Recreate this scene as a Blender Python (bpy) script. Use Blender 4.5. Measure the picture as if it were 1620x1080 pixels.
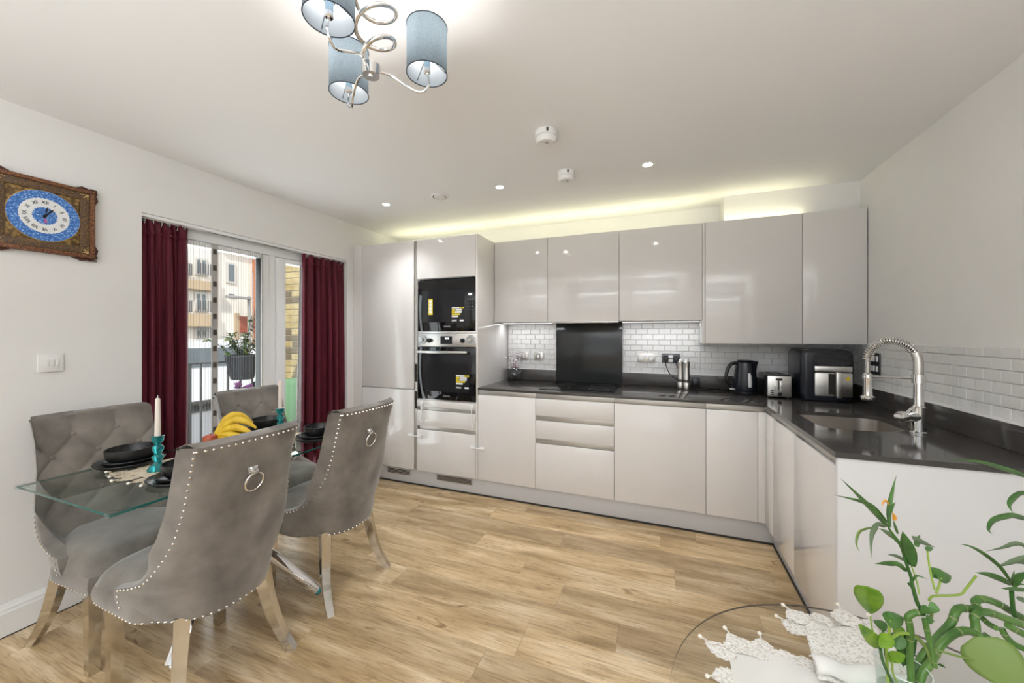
import bpy, bmesh, math, random
from mathutils import Vector, Matrix
PI = math.pi
R = math.radians
for o in list(bpy.data.objects):
    bpy.data.objects.remove(o, do_unlink=True)
scn = bpy.context.scene
COL = scn.collection

# ------------------------------------------------------------------ camera
CAMP = Vector((-0.5741, -2.8658, 1.3503)); PSI = 0.3727; FPX = 606.73
cam_d = bpy.data.cameras.new('camera'); cam = bpy.data.objects.new('camera', cam_d); COL.objects.link(cam)
cam.location = CAMP; cam.rotation_euler = (PI / 2, 0, PSI)
cam_d.sensor_width = 36.0; cam_d.lens = FPX / 1620 * 36.0; cam_d.shift_y = -10.7 / 1620
cam_d.clip_start = 0.02; cam_d.clip_end = 200
scn.camera = cam
# ------------------------------------------------------------------ world, sun, big lights, exposure
wd = bpy.data.worlds.new('World'); scn.world = wd; wd.use_nodes = True
wn = wd.node_tree.nodes; wl = wd.node_tree.links
sky = wn.new('ShaderNodeTexSky'); sky.sky_type = 'NISHITA'; sky.sun_disc = False
sky.sun_elevation = R(42); sky.sun_rotation = R(100); sky.air_density = 1.0; sky.dust_density = 2.0
wl.new(sky.outputs[0], wn['Background'].inputs[0]); wn['Background'].inputs[1].default_value = 0.28

def add_light(kind, name, loc, energy, color=(1, 1, 1), rot=(0, 0, 0), **kw):
    d = bpy.data.lights.new(name, kind); d.energy = energy; d.color = color
    for k, v in kw.items(): setattr(d, k, v)
    o = bpy.data.objects.new(name, d); COL.objects.link(o); o.location = loc; o.rotation_euler = rot
    return o
add_light('SUN', 'sun_light', (0, 0, 8), 4.6, (1, .95, .88), (R(40), R(28), 0), angle=R(1))
# daylight that comes in at the glazed balcony door, and two added fill lights behind the camera
add_light('AREA', 'window_daylight', (-3.62, -.85, 1.15), 40, (.95, .98, 1), (0, R(-105), 0), shape='RECTANGLE', size=2.0, size_y=1.4)
add_light('AREA', 'rear_fill_up', (-.95, -4.3, 1.50), 150, (.91, .955, 1), (PI, 0, 0), shape='RECTANGLE', size=2.6, size_y=1.8)  # added fill: unseen uplight to brighten ceiling and walls, no known lamp
add_light('AREA', 'rear_fill_front', (-1.3, -6.3, 1.35), 20, (.94, .97, 1), (R(108), 0, 0), shape='RECTANGLE', size=3.4, size_y=1.9)  # added frontal fill at the rear wall, no known window of this size
scn.view_settings.view_transform = 'Standard'; scn.view_settings.look = 'None'
scn.view_settings.gamma = 1.0; scn.view_settings.use_curve_mapping = False
scn.view_settings.exposure = -0.24

# ------------------------------------------------------------------ helpers
def put(u, v, d):
    """point at photo pixel (u,v) of the 1620x1080 frame at depth d along the view axis"""
    r = (u - 810) / FPX; z = -(v - 529.3) / FPX; c, s = math.cos(PSI), math.sin(PSI)
    return CAMP + Vector((r * c - s, r * s + c, z)) * d

def mat(name, col, rough=.5, metal=0, spec=.5, trans=0, ior=1.45, coat=0, coat_r=.05, sheen=0, emit=None, es=0, alpha=1, sub=0):
    m = bpy.data.materials.new(name); m.use_nodes = True
    b = m.node_tree.nodes['Principled BSDF']; I = b.inputs
    I['Base Color'].default_value = (*col, 1); I['Roughness'].default_value = rough; I['Metallic'].default_value = metal
    I['Specular IOR Level'].default_value = spec; I['Transmission Weight'].default_value = trans; I['IOR'].default_value = ior
    I['Coat Weight'].default_value = coat; I['Coat Roughness'].default_value = coat_r
    I['Sheen Weight'].default_value = sheen; I['Alpha'].default_value = alpha
    if emit: I['Emission Color'].default_value = (*emit, 1); I['Emission Strength'].default_value = es
    if sub: I['Subsurface Weight'].default_value = sub
    return m

def nd(m, t, **kw):
    n = m.node_tree.nodes.new(t)
    for k, v in kw.items():
        if k in n.inputs.keys(): n.inputs[k].default_value = v
        else: setattr(n, k, v)
    return n
def lk(m, a, b): m.node_tree.links.new(a, b)
def bsdf(m): return m.node_tree.nodes['Principled BSDF']
def ramp(m, stops):
    r = nd(m, 'ShaderNodeValToRGB'); e = r.color_ramp.elements
    while len(e) < len(stops): e.new(.5)
    for i, (p, c) in enumerate(stops): e[i].position = p; e[i].color = (*c, 1)
    return r
def coords(m, scale=(1, 1, 1), kind='Object'):
    t = nd(m, 'ShaderNodeTexCoord'); mp = nd(m, 'ShaderNodeMapping'); mp.inputs['Scale'].default_value = scale
    lk(m, t.outputs[kind], mp.inputs['Vector']); return mp
def noisy(m, c0, c1, scale=8, vscale=(1, 1, 1), bump=0, detail=4, lo=.35, hi=.65, dist=.02):
    mp = coords(m, vscale); n = nd(m, 'ShaderNodeTexNoise'); n.inputs['Scale'].default_value = scale; n.inputs['Detail'].default_value = detail
    lk(m, mp.outputs[0], n.inputs['Vector']); r = ramp(m, [(lo, c0), (hi, c1)]); lk(m, n.outputs[0], r.inputs[0])
    lk(m, r.outputs[0], bsdf(m).inputs['Base Color'])
    if bump:
        b = nd(m, 'ShaderNodeBump'); b.inputs['Strength'].default_value = bump; b.inputs['Distance'].default_value = dist
        lk(m, n.outputs[0], b.inputs['Height']); lk(m, b.outputs[0], bsdf(m).inputs['Normal'])
    return m
def glassy(name, tint, refl_rough=.0, edge=.06, ior=1.45):
    """clear pane: transparent with a fresnel reflection, so that light passes through it"""
    m = bpy.data.materials.new(name); m.use_nodes = True; t = m.node_tree; t.nodes.clear()
    o = t.nodes.new('ShaderNodeOutputMaterial'); mx = t.nodes.new('ShaderNodeMixShader'); tr = t.nodes.new('ShaderNodeBsdfTransparent')
    gl = t.nodes.new('ShaderNodeBsdfGlossy'); fr = t.nodes.new('ShaderNodeFresnel')
    tr.inputs[0].default_value = (*tint, 1); gl.inputs['Roughness'].default_value = refl_rough; fr.inputs[0].default_value = ior
    ge = t.nodes.new('ShaderNodeNewGeometry'); iv = t.nodes.new('ShaderNodeMath'); iv.operation = 'SUBTRACT'; iv.inputs[0].default_value = 1.0; mu = t.nodes.new('ShaderNodeMath'); mu.operation = 'MULTIPLY'
    t.links.new(ge.outputs['Backfacing'], iv.inputs[1]); t.links.new(iv.outputs[0], mu.inputs[0]); t.links.new(fr.outputs[0], mu.inputs[1])
    t.links.new(mu.outputs[0], mx.inputs[0]); t.links.new(tr.outputs[0], mx.inputs[1]); t.links.new(gl.outputs[0], mx.inputs[2]); t.links.new(mx.outputs[0], o.inputs[0])
    return m

class B:
    def __init__(s): s.bm = bmesh.new(); s.mi = 0
    def box(s, x0, y0, z0, x1, y1, z1, bev=0, seg=2, M=None):
        g = bmesh.ops.create_cube(s.bm, size=1.0); vs = g['verts']
        for v in vs: v.co = Vector(((x0 + x1) / 2 + v.co.x * (x1 - x0), (y0 + y1) / 2 + v.co.y * (y1 - y0), (z0 + z1) / 2 + v.co.z * (z1 - z0)))
        if bev:
            es = list({e for v in vs for e in v.link_edges})
            g2 = bmesh.ops.bevel(s.bm, geom=es, offset=bev, segments=seg, affect='EDGES', profile=.5)
            vs = list({v for f in g2['faces'] for v in f.verts} | {v for v in vs if v.is_valid})
        if M:
            for v in vs: v.co = M @ v.co
        return s
    def grid(s, fn, nu, nv, cu=False, cv=False, cap=False):
        V = [[s.bm.verts.new(fn(i / (nu if cu else nu - 1), j / (nv if cv else nv - 1))) for j in range(nv)] for i in range(nu)]
        for i in range(nu if cu else nu - 1):
            for j in range(nv if cv else nv - 1):
                try: s.bm.faces.new((V[i][j], V[(i + 1) % nu][j], V[(i + 1) % nu][(j + 1) % nv], V[i][(j + 1) % nv]))
                except ValueError: pass
        if cap:
            for j in (0, nv - 1):
                try: s.bm.faces.new([V[i][j] for i in range(nu)])
                except ValueError: pass
        return V
    def tube(s, pts, r, n=8, closed=False, cap=True):
        pts = [Vector(p) for p in pts]; N = len(pts); rs = r if isinstance(r, (list, tuple)) else [r] * N
        up = None; rings = []
        for i, p in enumerate(pts):
            t = (pts[(i + 1) % N] - pts[i - 1]) if closed else (pts[min(i + 1, N - 1)] - pts[max(i - 1, 0)])
            t.normalize()
            if up is None: up = t.orthogonal().normalized()
            up = (up - t * up.dot(t)); up = up.normalized() if up.length > 1e-6 else t.orthogonal().normalized()
            sd = t.cross(up)
            rings.append([s.bm.verts.new(p + (up * math.cos(a) + sd * math.sin(a)) * rs[i]) for a in [2 * PI * k / n for k in range(n)]])
        for i in range(N if closed else N - 1):
            A, C = rings[i], rings[(i + 1) % N]
            for k in range(n): s.bm.faces.new((A[k], A[(k + 1) % n], C[(k + 1) % n], C[k]))
        if cap and not closed: s.bm.faces.new(rings[0][::-1]); s.bm.faces.new(rings[-1])
        return s
    def cyl(s, p0, p1, r0, r1=None, n=16): return s.tube([p0, p1], [r0, r0 if r1 is None else r1], n)
    def lathe(s, prof, c=(0, 0, 0), n=24, M=None, ex=1, ey=1):
        c = Vector(c); rings = []
        for r, z in prof:
            ring = []
            for k in range(n):
                a = 2 * PI * k / n; p = Vector((r * math.cos(a) * ex, r * math.sin(a) * ey, z))
                if M: p = M @ p
                ring.append(s.bm.verts.new(p + c))
            rings.append(ring)
        for A, C in zip(rings, rings[1:]):
            for k in range(n): s.bm.faces.new((A[k], A[(k + 1) % n], C[(k + 1) % n], C[k]))
        if prof[0][0] > 1e-5: s.bm.faces.new(rings[0][::-1])
        if prof[-1][0] > 1e-5: s.bm.faces.new(rings[-1])
        return s
    def sph(s, c, r, sc=(1, 1, 1), u=12, v=8):
        g = bmesh.ops.create_uvsphere(s.bm, u_segments=u, v_segments=v, radius=r)
        for w in g['verts']: w.co = Vector((w.co.x * sc[0], w.co.y * sc[1], w.co.z * sc[2])) + Vector(c)
        return s
    def poly(s, pts, h, axis=(0, 0, 1)):
        """flat outline (list of 3-D points) thickened by h along axis"""
        a = Vector(axis) * h; A = [s.bm.verts.new(Vector(p)) for p in pts]; C = [s.bm.verts.new(Vector(p) + a) for p in pts]; n = len(pts)
        s.bm.faces.new(A[::-1]); s.bm.faces.new(C)
        for i in range(n): s.bm.faces.new((A[i], A[(i + 1) % n], C[(i + 1) % n], C[i]))
        return s
    def xf(s, M):
        for v in s.bm.verts: v.co = M @ v.co
        return s
    def obj(s, name, m, parent=None, smooth=True, local=False, ang=38):
        bmesh.ops.remove_doubles(s.bm, verts=s.bm.verts, dist=1e-6)
        bmesh.ops.recalc_face_normals(s.bm, faces=s.bm.faces)
        me = bpy.data.meshes.new(name); s.bm.to_mesh(me); s.bm.free()
        return link_mesh(name, me, m, parent, smooth, local, ang)

def link_mesh(name, me, m, parent=None, smooth=True, local=False, ang=38):
    for q in (m if isinstance(m, (list, tuple)) else [m]): me.materials.append(q)
    if smooth:
        for p in me.polygons: p.use_smooth = True
        me.set_sharp_from_angle(angle=R(ang))
    o = bpy.data.objects.new(name, me); COL.objects.link(o)
    if parent is None:
        if not local:
            xs = [v.co for v in me.vertices]
            c = Vector(((min(v.x for v in xs) + max(v.x for v in xs)) / 2, (min(v.y for v in xs) + max(v.y for v in xs)) / 2, min(v.z for v in xs)))
            me.transform(Matrix.Translation(-c)); o.location = c
    else:
        o.parent = parent
        if not local:
            Mx = Matrix.Identity(4); q = parent
            while q: Mx = Matrix.LocRotScale(q.location, q.rotation_euler, None) @ Mx; q = q.parent
            me.transform(Mx.inverted())
    return o
def tag(o, label=None, cat=None, group=None, kind=None):
    if label: o['label'] = label
    if cat: o['category'] = cat
    if group: o['group'] = group
    if kind: o['kind'] = kind
    return o
def thing(name, label, cat, loc=(0, 0, 0), rz=0, group=None, kind=None):
    o = bpy.data.objects.new(name, None); COL.objects.link(o); o.location = loc; o.rotation_euler = (0, 0, rz); o.empty_display_size = .05
    return tag(o, label, cat, group, kind)
def copy_tree(o, parent=None):
    c = o.copy(); COL.objects.link(c); c.parent = parent
    for ch in list(o.children): copy_tree(ch, c)
    return c
def bx(name, m, p, *a, bev=.0015, **k): return B().box(*a, bev=bev).obj(name, m, p, **k)
def interp(tab, z):
    if z <= tab[0][0]: return tab[0][1]
    for (a, b), (c, d) in zip(tab, tab[1:]):
        if z <= c:
            t = (z - a) / (c - a); return b + (d - b) * t
    return tab[-1][1]
def smooth_path(pts, k=6):
    pts = [Vector(p) for p in pts]; out = []
    for i in range(len(pts) - 1):
        p0 = pts[max(i - 1, 0)]; p1 = pts[i]; p2 = pts[i + 1]; p3 = pts[min(i + 2, len(pts) - 1)]
        for j in range(k):
            t = j / k
            out.append(.5 * ((2 * p1) + (p2 - p0) * t + (2 * p0 - 5 * p1 + 4 * p2 - p3) * t * t + (3 * p1 - p0 - 3 * p2 + p3) * t ** 3))
    out.append(pts[-1]); return out
def text_mesh(s, size, ext=.0006):
    c = bpy.data.curves.new('txt', 'FONT'); c.body = s; c.size = size; c.extrude = ext; c.align_x = 'CENTER'; c.align_y = 'CENTER'; c.resolution_u = 3
    o = bpy.data.objects.new('txt', c); COL.objects.link(o)
    me = bpy.data.meshes.new_from_object(o.evaluated_get(bpy.context.evaluated_depsgraph_get()))
    bpy.data.objects.remove(o); bpy.data.curves.remove(c); me.materials.clear(); return me

# ------------------------------------------------------------------ materials
WALL = noisy(mat('wall_paint', (.8, .78, .76), .6), (.79, .775, .755), (.81, .795, .775), 3)
CEIL = mat('ceiling_paint', (.90, .90, .905), .7)
WHITE = mat('white_satin', (.82, .81, .79), .35)
UPVC = mat('white_upvc', (.85, .85, .85), .25)
GLOSS = mat('gloss_cabinet', (.71, .685, .665), .10, spec=.5, coat=.35, coat_r=.03)
GLOSSW = mat('gloss_cabinet_base', (.755, .725, .70), .10, spec=.5, coat=.35, coat_r=.03)
PANEL = mat('end_panel_white', (.76, .75, .745), .3)
PLINTH = mat('plinth_grey', (.60, .59, .59), .35)
GOLA = mat('aluminium_profile', (.50, .48, .45), .35, metal=.7)
DARK = mat('dark_gap', (.02, .018, .016), .7)
STEEL = noisy(mat('brushed_steel', (.62, .60, .57), .3, metal=1), (.58, .56, .53), (.68, .66, .63), 30, (1, 1, 40))
CHROME = mat('chrome', (.78, .77, .76), .06, metal=1)
POLISH = mat('polished_leg_steel', (.66, .64, .60), .10, metal=1)
WORK = noisy(mat('dark_quartz', (.06, .054, .05), .10, spec=.5), (.055, .050, .047), (.075, .068, .063), 220)
SPLASH = mat('black_glass_splashback', (.030, .032, .032), .16)
BLACKG = mat('black_glass', (.006, .006, .007), .03, spec=.6)
HOBG = mat('hob_glass', (.006, .006, .006), .07)
BLACKP = mat('black_plastic', (.012, .012, .014), .25)
NAVYP = mat('dark_navy_plastic', (.010, .012, .018), .2)
BLACKM = mat('matt_black_ceramic', (.010, .010, .011), .32)
TILE = mat('white_gloss_tile', (.74, .73, .72), .14, spec=.5)
GROUT = mat('grout', (.70, .69, .67), .8)
LED_W = mat('led_cool', (1, 1, 1), .4, emit=(.95, .97, 1), es=4)
LED_Y = mat('led_warm', (1, 1, .9), .4, emit=(1, .97, .62), es=4)
YEL = mat('yellow_print', (.80, .62, .02), .5)
WPRINT = mat('white_print', (.85, .85, .85), .5)
DISPLAY = mat('display_digits', (.9, .95, 1), .4, emit=(.9, .95, 1), es=1.5)
GLASS = glassy('clear_pane', (.96, .98, .97))
TGLASS = glassy('table_glass', (.90, .955, .93))
TEDGE = mat('glass_edge_green', (.012, .105, .09), .08, spec=.5)
CLEARP = glassy('clear_plastic', (.93, .95, .96), .03, ior=1.5)
VGLASS = glassy('vase_glass', (.93, .97, .95), .0, ior=1.5)

VELVET = mat('grey_velvet', (.17, .15, .13), .75, sheen=.5, spec=.2)
noisy(VELVET, (.130, .114, .098), (.260, .230, .200), 7.5, bump=.08, detail=7, lo=.33, hi=.68)
BURG = mat('burgundy_velvet', (.10, .012, .022), .6, sheen=.35, spec=.25); bsdf(BURG).inputs['Sheen Tint'].default_value = (.55, .12, .2, 1)
noisy(BURG, (.070, .009, .016), (.135, .016, .030), 5, (6, 6, .6), lo=.3, hi=.75)
SHEER = mat('sheer_white', (.80, .80, .80), .8)
SHADE = bpy.data.materials.new('lamp_shade_fabric')

def oak():
    m = mat('oak_floor', (.5, .36, .2), .34, spec=.45); t = coords(m); oi = nd(m, 'ShaderNodeObjectInfo')
    cb = nd(m, 'ShaderNodeCombineXYZ'); mu = nd(m, 'ShaderNodeMath', operation='MULTIPLY'); mu.inputs[1].default_value = 37.0
    lk(m, oi.outputs['Random'], mu.inputs[0]); lk(m, mu.outputs[0], cb.inputs[0]); lk(m, mu.outputs[0], cb.inputs[1])
    ad = nd(m, 'ShaderNodeVectorMath', operation='ADD'); lk(m, t.outputs[0], ad.inputs[0]); lk(m, cb.outputs[0], ad.inputs[1])
    def noise(sc, vs, det=4, dis=0):
        mp = nd(m, 'ShaderNodeMapping'); mp.inputs['Scale'].default_value = vs; lk(m, ad.outputs[0], mp.inputs['Vector'])
        n = nd(m, 'ShaderNodeTexNoise'); n.inputs['Scale'].default_value = sc; n.inputs['Detail'].default_value = det; n.inputs['Distortion'].default_value = dis
        lk(m, mp.outputs[0], n.inputs['Vector']); return n
    big = noise(2.2, (.8, 5, 1), 3, .6); fine = noise(10, (.8, 13, 1), 6, .7); knot = noise(4.2, (1.2, 3.6, 1), 3, 1.4)
    r1 = ramp(m, [(.30, (.36, .245, .125)), (.44, (.50, .36, .20)), (.56, (.60, .45, .27)), (.72, (.76, .62, .43))]); lk(m, big.outputs[0], r1.inputs[0])
    r2 = ramp(m, [(.34, (.48, .41, .34)), (.47, (.90, .88, .86)), (.62, (1.10, 1.09, 1.07))]); lk(m, fine.outputs[0], r2.inputs[0])
    m1 = nd(m, 'ShaderNodeMixRGB', blend_type='MULTIPLY'); m1.inputs[0].default_value = .62; lk(m, r1.outputs[0], m1.inputs[1]); lk(m, r2.outputs[0], m1.inputs[2])
    r3 = ramp(m, [(.66, (1, 1, 1)), (.72, (.62, .53, .44)), (.78, (.35, .27, .20))]); lk(m, knot.outputs[0], r3.inputs[0])
    m2 = nd(m, 'ShaderNodeMixRGB', blend_type='MULTIPLY'); m2.inputs[0].default_value = .9; lk(m, m1.outputs[0], m2.inputs[1]); lk(m, r3.outputs[0], m2.inputs[2])
    r4 = ramp(m, [(0, (.82, .81, .81)), (.5, (1.0, .99, .97)), (1, (1.14, 1.12, 1.08))]); lk(m, oi.outputs['Random'], r4.inputs[0])
    m3 = nd(m, 'ShaderNodeMixRGB', blend_type='MULTIPLY'); m3.inputs[0].default_value = 1; lk(m, m2.outputs[0], m3.inputs[1]); lk(m, r4.outputs[0], m3.inputs[2])
    lk(m, m3.outputs[0], bsdf(m).inputs['Base Color'])
    b = nd(m, 'ShaderNodeBump'); b.inputs['Strength'].default_value = .15; b.inputs['Distance'].default_value = .003
    lk(m, fine.outputs[0], b.inputs['Height']); lk(m, b.outputs[0], bsdf(m).inputs['Normal'])
    return m
OAK = oak()
SUB = mat('floor_underlay', (.16, .12, .08), .8)
SHADOWGAP = mat('dark_floor_edging', (.035, .030, .027), .6)

# ================================================================== THE ROOM
XL, XR, YB, YR, ZC = -3.323, .69, .685, -6.4, 2.404      # left, right, back, rear walls, ceiling
FX0, FX1 = XL, XR
floor = tag(B().box(XL - .02, YR - .02, -.12, XR + .02, YB + .02, -.011).obj('floor', SUB, smooth=False), 'light oak laminate plank floor', kind='structure')
random.seed(5)
joints = {0: -1.185, 1: -.507, 2: -1.325, 3: -1.067, 4: -.76, 5: -1.153}
PW, PL = .179, 1.185
pm = {}
def plank(x0, x1, y1):
    L = round(x1 - x0, 4)
    if L not in pm:
        b = B().box(-L / 2 + .0003, -PW / 2 + .0003, -.010, L / 2 - .0003, PW / 2 - .0003, 0, bev=.0007, seg=1); me = bpy.data.meshes.new('plank'); b.bm.to_mesh(me); b.bm.free(); me.materials.append(OAK); pm[L] = me
    o = bpy.data.objects.new('plank', pm[L]); COL.objects.link(o); o.parent = floor
    o.location = Vector(((x0 + x1) / 2, y1 - PW / 2, 0)) - floor.location
for row in range(-5, 34):
    y1 = -.293 - row * PW
    j = joints.get(row, random.uniform(-1.4, -.3)); xs = [XL + .003]
    x = j - PL * 6
    while x < XR - .003:
        if x > XL + .06: xs.append(x)
        x += PL
    if XR - xs[-1] < .06: xs.pop()
    xs.append(XR - .003)
    for a, c in zip(xs, xs[1:]): plank(a, c, y1)
ceiling = tag(B().box(XL - .3, YR - .1, ZC, XR + .1, YB + .1, ZC + .15).obj('ceiling', CEIL, smooth=False), 'plain white ceiling', kind='structure')
# left wall with the opening of the balcony door
WY0, WY1, WZ = -1.604, -.081, 2.046
wl_ = B()
wl_.box(XL - .30, YR - .1, -.1, XL, WY0, ZC); wl_.box(XL - .30, WY1, -.1, XL, YB + .1, ZC); wl_.box(XL - .30, WY0, WZ, XL, WY1, ZC); wl_.box(XL - .30, WY0, -.1, XL, WY1, .01)
tag(wl_.obj('wall_left', WALL, smooth=False), 'white painted wall with the balcony door opening', kind='structure')
wall_back = tag(B().box(XL, YB, -.05, XR + .1, YB + .1, ZC).obj('wall_back', WALL, smooth=False), 'white wall behind the kitchen units', kind='structure')
wall_right = tag(B().box(XR, YR, -.05, XR + .1, YB, ZC).obj('wall_right', WALL, smooth=False), 'white wall on the sink side', kind='structure')
tag(B().box(XL, YR - .1, -.05, XR, YR, ZC).obj('wall_rear', WALL, smooth=False), 'white wall behind the camera', kind='structure')
tag(B().box(-.135, .445, 2.10, XR, YB, ZC).obj('trim_1', WALL, smooth=False), 'boxed-in service duct above the tall wall cabinets', kind='structure')
# baseboard on the left wall
def baseboard(y0, y1):
    prof = [(0, .004), (.018, .004), (.018, .105), (.014, .112), (.014, .122), (.008, .132), (.005, .142), (0, .142)]
    b = B(); b.poly([(XL + p[0], y0, p[1]) for p in prof], y1 - y0, (0, 1, 0)); return b
tag(baseboard(YR, WY0).obj('baseboard_left', WHITE, smooth=False), 'white moulded skirting board along the left wall', kind='structure')
tag(B().box(XL, YR, .0005, XL + .022, WY0, .004).obj('trim_2', SHADOWGAP, smooth=False), 'dark line under the skirting board', kind='structure')
# tiles
TP, TH = .094, .0485
tmesh = {}
def tile(w, h):
    k = (round(w, 3), round(h, 3))
    if k not in tmesh:
        b = B().box(-w / 2, -.004, -h / 2, w / 2, .004, h / 2, bev=.0025, seg=1); me = bpy.data.meshes.new('tile'); b.bm.to_mesh(me); b.bm.free(); me.materials.append(TILE); tmesh[k] = me
    return tmesh[k]
UPZ = 1.015
def tiling(par, a0, a1, z0, z1, place, start=0.):
    z = z0; r = 0
    while z < z1 - .01:
        h = min(TH, z1 - z) - .0019; a = a0 - ((r % 2) * TP / 2 + start) % TP
        while a < a1 - .004:
            s, e = max(a, a0), min(a + TP, a1)
            if e - s > .012:
                o = bpy.data.objects.new('tile', tile(e - s - .0019, h)); COL.objects.link(o); o.parent = par
                place(o, (s + e) / 2, z + TH / 2 if h > TH - .004 else z + (h + .0025) / 2)
            a += TP
        z += TH; r += 1
def pb(o, a, z): o.location = Vector((a, YB - .003, z)) - wall_back.location
def prr(o, a, z): o.location = Vector((XR - .003, a, z)) - wall_right.location; o.rotation_euler = (0, 0, PI / 2)
tiling(wall_back, -2.0, -1.508, UPZ, 1.462, pb)
tiling(wall_back, -.898, -.275, UPZ, 1.462, pb, .03)
tiling(wall_back, -.275, XR - .008, UPZ, 1.29, pb, .06)
tiling(wall_right, -1.16, YB - .008, UPZ, 1.297, prr)
for nm, a in (('trim_3', (-2.0, YB - .014, UPZ - .002, -1.508, YB - .004, UPZ + .006)), ('trim_4', (-.898, YB - .014, UPZ - .002, XR, YB - .004, UPZ + .006)), ('trim_5', (XR - .036, -1.16, UPZ - .002, XR - .004, YB, UPZ + .005))):
    tag(B().box(*a, bev=.002).obj(nm, WHITE), 'white sealing bead between upstand and tiles', kind='structure')

# ================================================================== WINDOW, CURTAINS
FXI, FXO = -3.40, -3.46
win = B()
win.box(FXO, WY0, .01, FXI, WY1, .07, bev=.004); win.box(FXO, WY0, 1.965, FXI, WY1, WZ, bev=.004)
win.box(FXO, WY0, .07, FXI, WY0 + .06, 1.965, bev=.004); win.box(FXO, WY1 - .06, .07, FXI, WY1, 1.965, bev=.004); win.box(FXO, -.80, .07, FXI, -.735, 1.965, bev=.004)
window = tag(win.obj('window_1', UPVC), 'white framed glazed balcony door with two panes', kind='structure')
def sash(y0, y1, w):
    b = B(); a = (FXO + .012, FXI + .014)
    b.box(a[0], y0, .075, a[1], y0 + w, 1.96, bev=.004); b.box(a[0], y1 - w, .075, a[1], y1, 1.96, bev=.004)
    b.box(a[0], y0 + w, .075, a[1], y1 - w, .075 + w, bev=.004); b.box(a[0], y0 + w, 1.96 - w * .5, a[1], y1 - w, 1.96, bev=.004)
    s = b.obj('sash', UPVC, window); bx('pane', GLASS, s, -3.436, y0 + w, .075 + w, -3.430, y1 - w, 1.96 - w * .5, bev=0)
sash(-1.54, -.80, .065); sash(-.735, -.145, .075)
rail = thing('curtain_rail', 'thin white curtain rail along the top of the balcony door', 'curtain rail', (XL - .03, -.84, WZ - .02))
bx('track', UPVC, rail, XL - .052, WY0 + .003, WZ - .018, XL - .008, WY1 - .003, WZ - .001)
B().tube([(XL - .03, WY0 + .01, WZ - .022), (XL - .03, WY1 - .01, WZ - .022)], .004, 8).obj('rod', CHROME, rail)
def curtain(name, label, ya, yb, ya2, yb2, folds, seed, amp, x0):
    rnd = random.Random(seed); ph = [rnd.uniform(0, 6.28) for _ in range(4)]
    def sec(u, z):
        t = (2.02 - z) / 2.0
        y0 = ya + (ya2 - ya) * t; y1 = yb + (yb2 - yb) * t
        w = u * folds * 2 * PI
        y = y0 + (y1 - y0) * u + .008 * math.sin(w * 2 + ph[0]) * min(1, t * 8)
        x = x0 + amp * (.55 + .45 * min(1, t * 3)) * (math.sin(w + .7 * math.sin(w * .37 + ph[1]) + .5 * t * math.sin(ph[2] + u * 6)) + .35 * math.sin(w * .5 + ph[3]))
        if z > 1.95: x += .010 * math.sin(w * 2.6 + ph[1]) * (z - 1.95) / .07; 
        zz = z + (.016 * math.sin(w * 1.0 + ph[2]) - .012 if z > 2.0 else 0)
        return Vector((x, y, zz))
    c = thing(name, label, 'curtain', (x0, (ya + yb) / 2, .02), group='burgundy curtains')
    zs = [2.022, 2.0, 1.985, 1.965, 1.95, 1.93, 1.9] + [1.9 - 1.87 * k / 22 for k in range(1, 23)]
    b = B(); b.grid(lambda u, v: sec(u, zs[int(round(v * (len(zs) - 1)))]), folds * 10, len(zs))
    o = b.obj('drape', BURG, c, ang=180); md = o.modifiers.new('Solidify', 'SOLIDIFY'); md.thickness = .003
    b = B(); b.grid(lambda u, v: sec(u, 1.955 - .02 * v) + Vector((.004, 0, 0)), folds * 10, 3); o = b.obj('heading_tape', BURG, c, ang=180); md = o.modifiers.new('Solidify', 'SOLIDIFY'); md.thickness = .004
    for k in range(folds):
        y = ya + (yb - ya) * (k + .5) / folds
        B().tube([(XL - .03, y, 2.024), (XL - .024, y, 2.012), (x0, y, 1.99)], .0016, 5).obj('hook', UPVC, c)
    return c
curtain('curtain', 'burgundy velvet curtain beside the wall clock and light switch', -1.597, -1.356, -1.597, -1.356, 6, 3, .026, XL - .035)
curtain('curtain', 'burgundy velvet curtain beside the tall fridge cabinet', -.525, -.10, -.545, -.078, 7, 8, .034, XL - .035)
# sheer curtain strip
b = B(); b.grid(lambda u, v: Vector((XL - .075 + .008 * math.sin(u * 22 + v * 2), -.578 + .16 * u + .05 * v * (1 - u), .05 + 1.93 * v)), 24, 14)
o = b.obj('sheer_curtain', SHEER, ang=180); o.modifiers.new('Solidify', 'SOLIDIFY').thickness = .001
tag(o, 'narrow white sheer curtain beside the right burgundy curtain', 'curtain')
# insect screen of thin vertical threads with a magnetic edge strip
scr = thing('insect_screen', 'pleated insect screen of fine vertical threads over the left pane', 'insect screen', (-3.372, -1.1, .08))
b = B()
for k in range(33):
    y = -1.40 + k * .0165
    b.tube([(-3.372 + .001 * math.sin(k * 2.3), y + .0025 * math.sin(k), .09), (-3.372, y - .002 * math.sin(k * 1.7), 1.0), (-3.372, y, 1.955)], .00075, 4, cap=False)
tag(b.obj('threads', mat('screen_thread', (.20, .19, .18), .6), scr), kind='stuff')
edge = bx('edge_strip', mat('screen_strip_grey', (.42, .40, .38), .5), scr, -3.368, -1.218, .09, -3.364, -1.178, 1.955)
for k in range(17): bx('magnet', mat('magnet_brown', (.07, .055, .045), .5) if k == 0 else bpy.data.materials['magnet_brown'], scr, -3.3642, -1.209, .16 + k * .108, -3.3605, -1.188, .195 + k * .108, bev=.001)
bx('end_strip', bpy.data.materials['screen_strip_grey'], scr, -3.374, -.872, .09, -3.366, -.862, 1.955)

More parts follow.
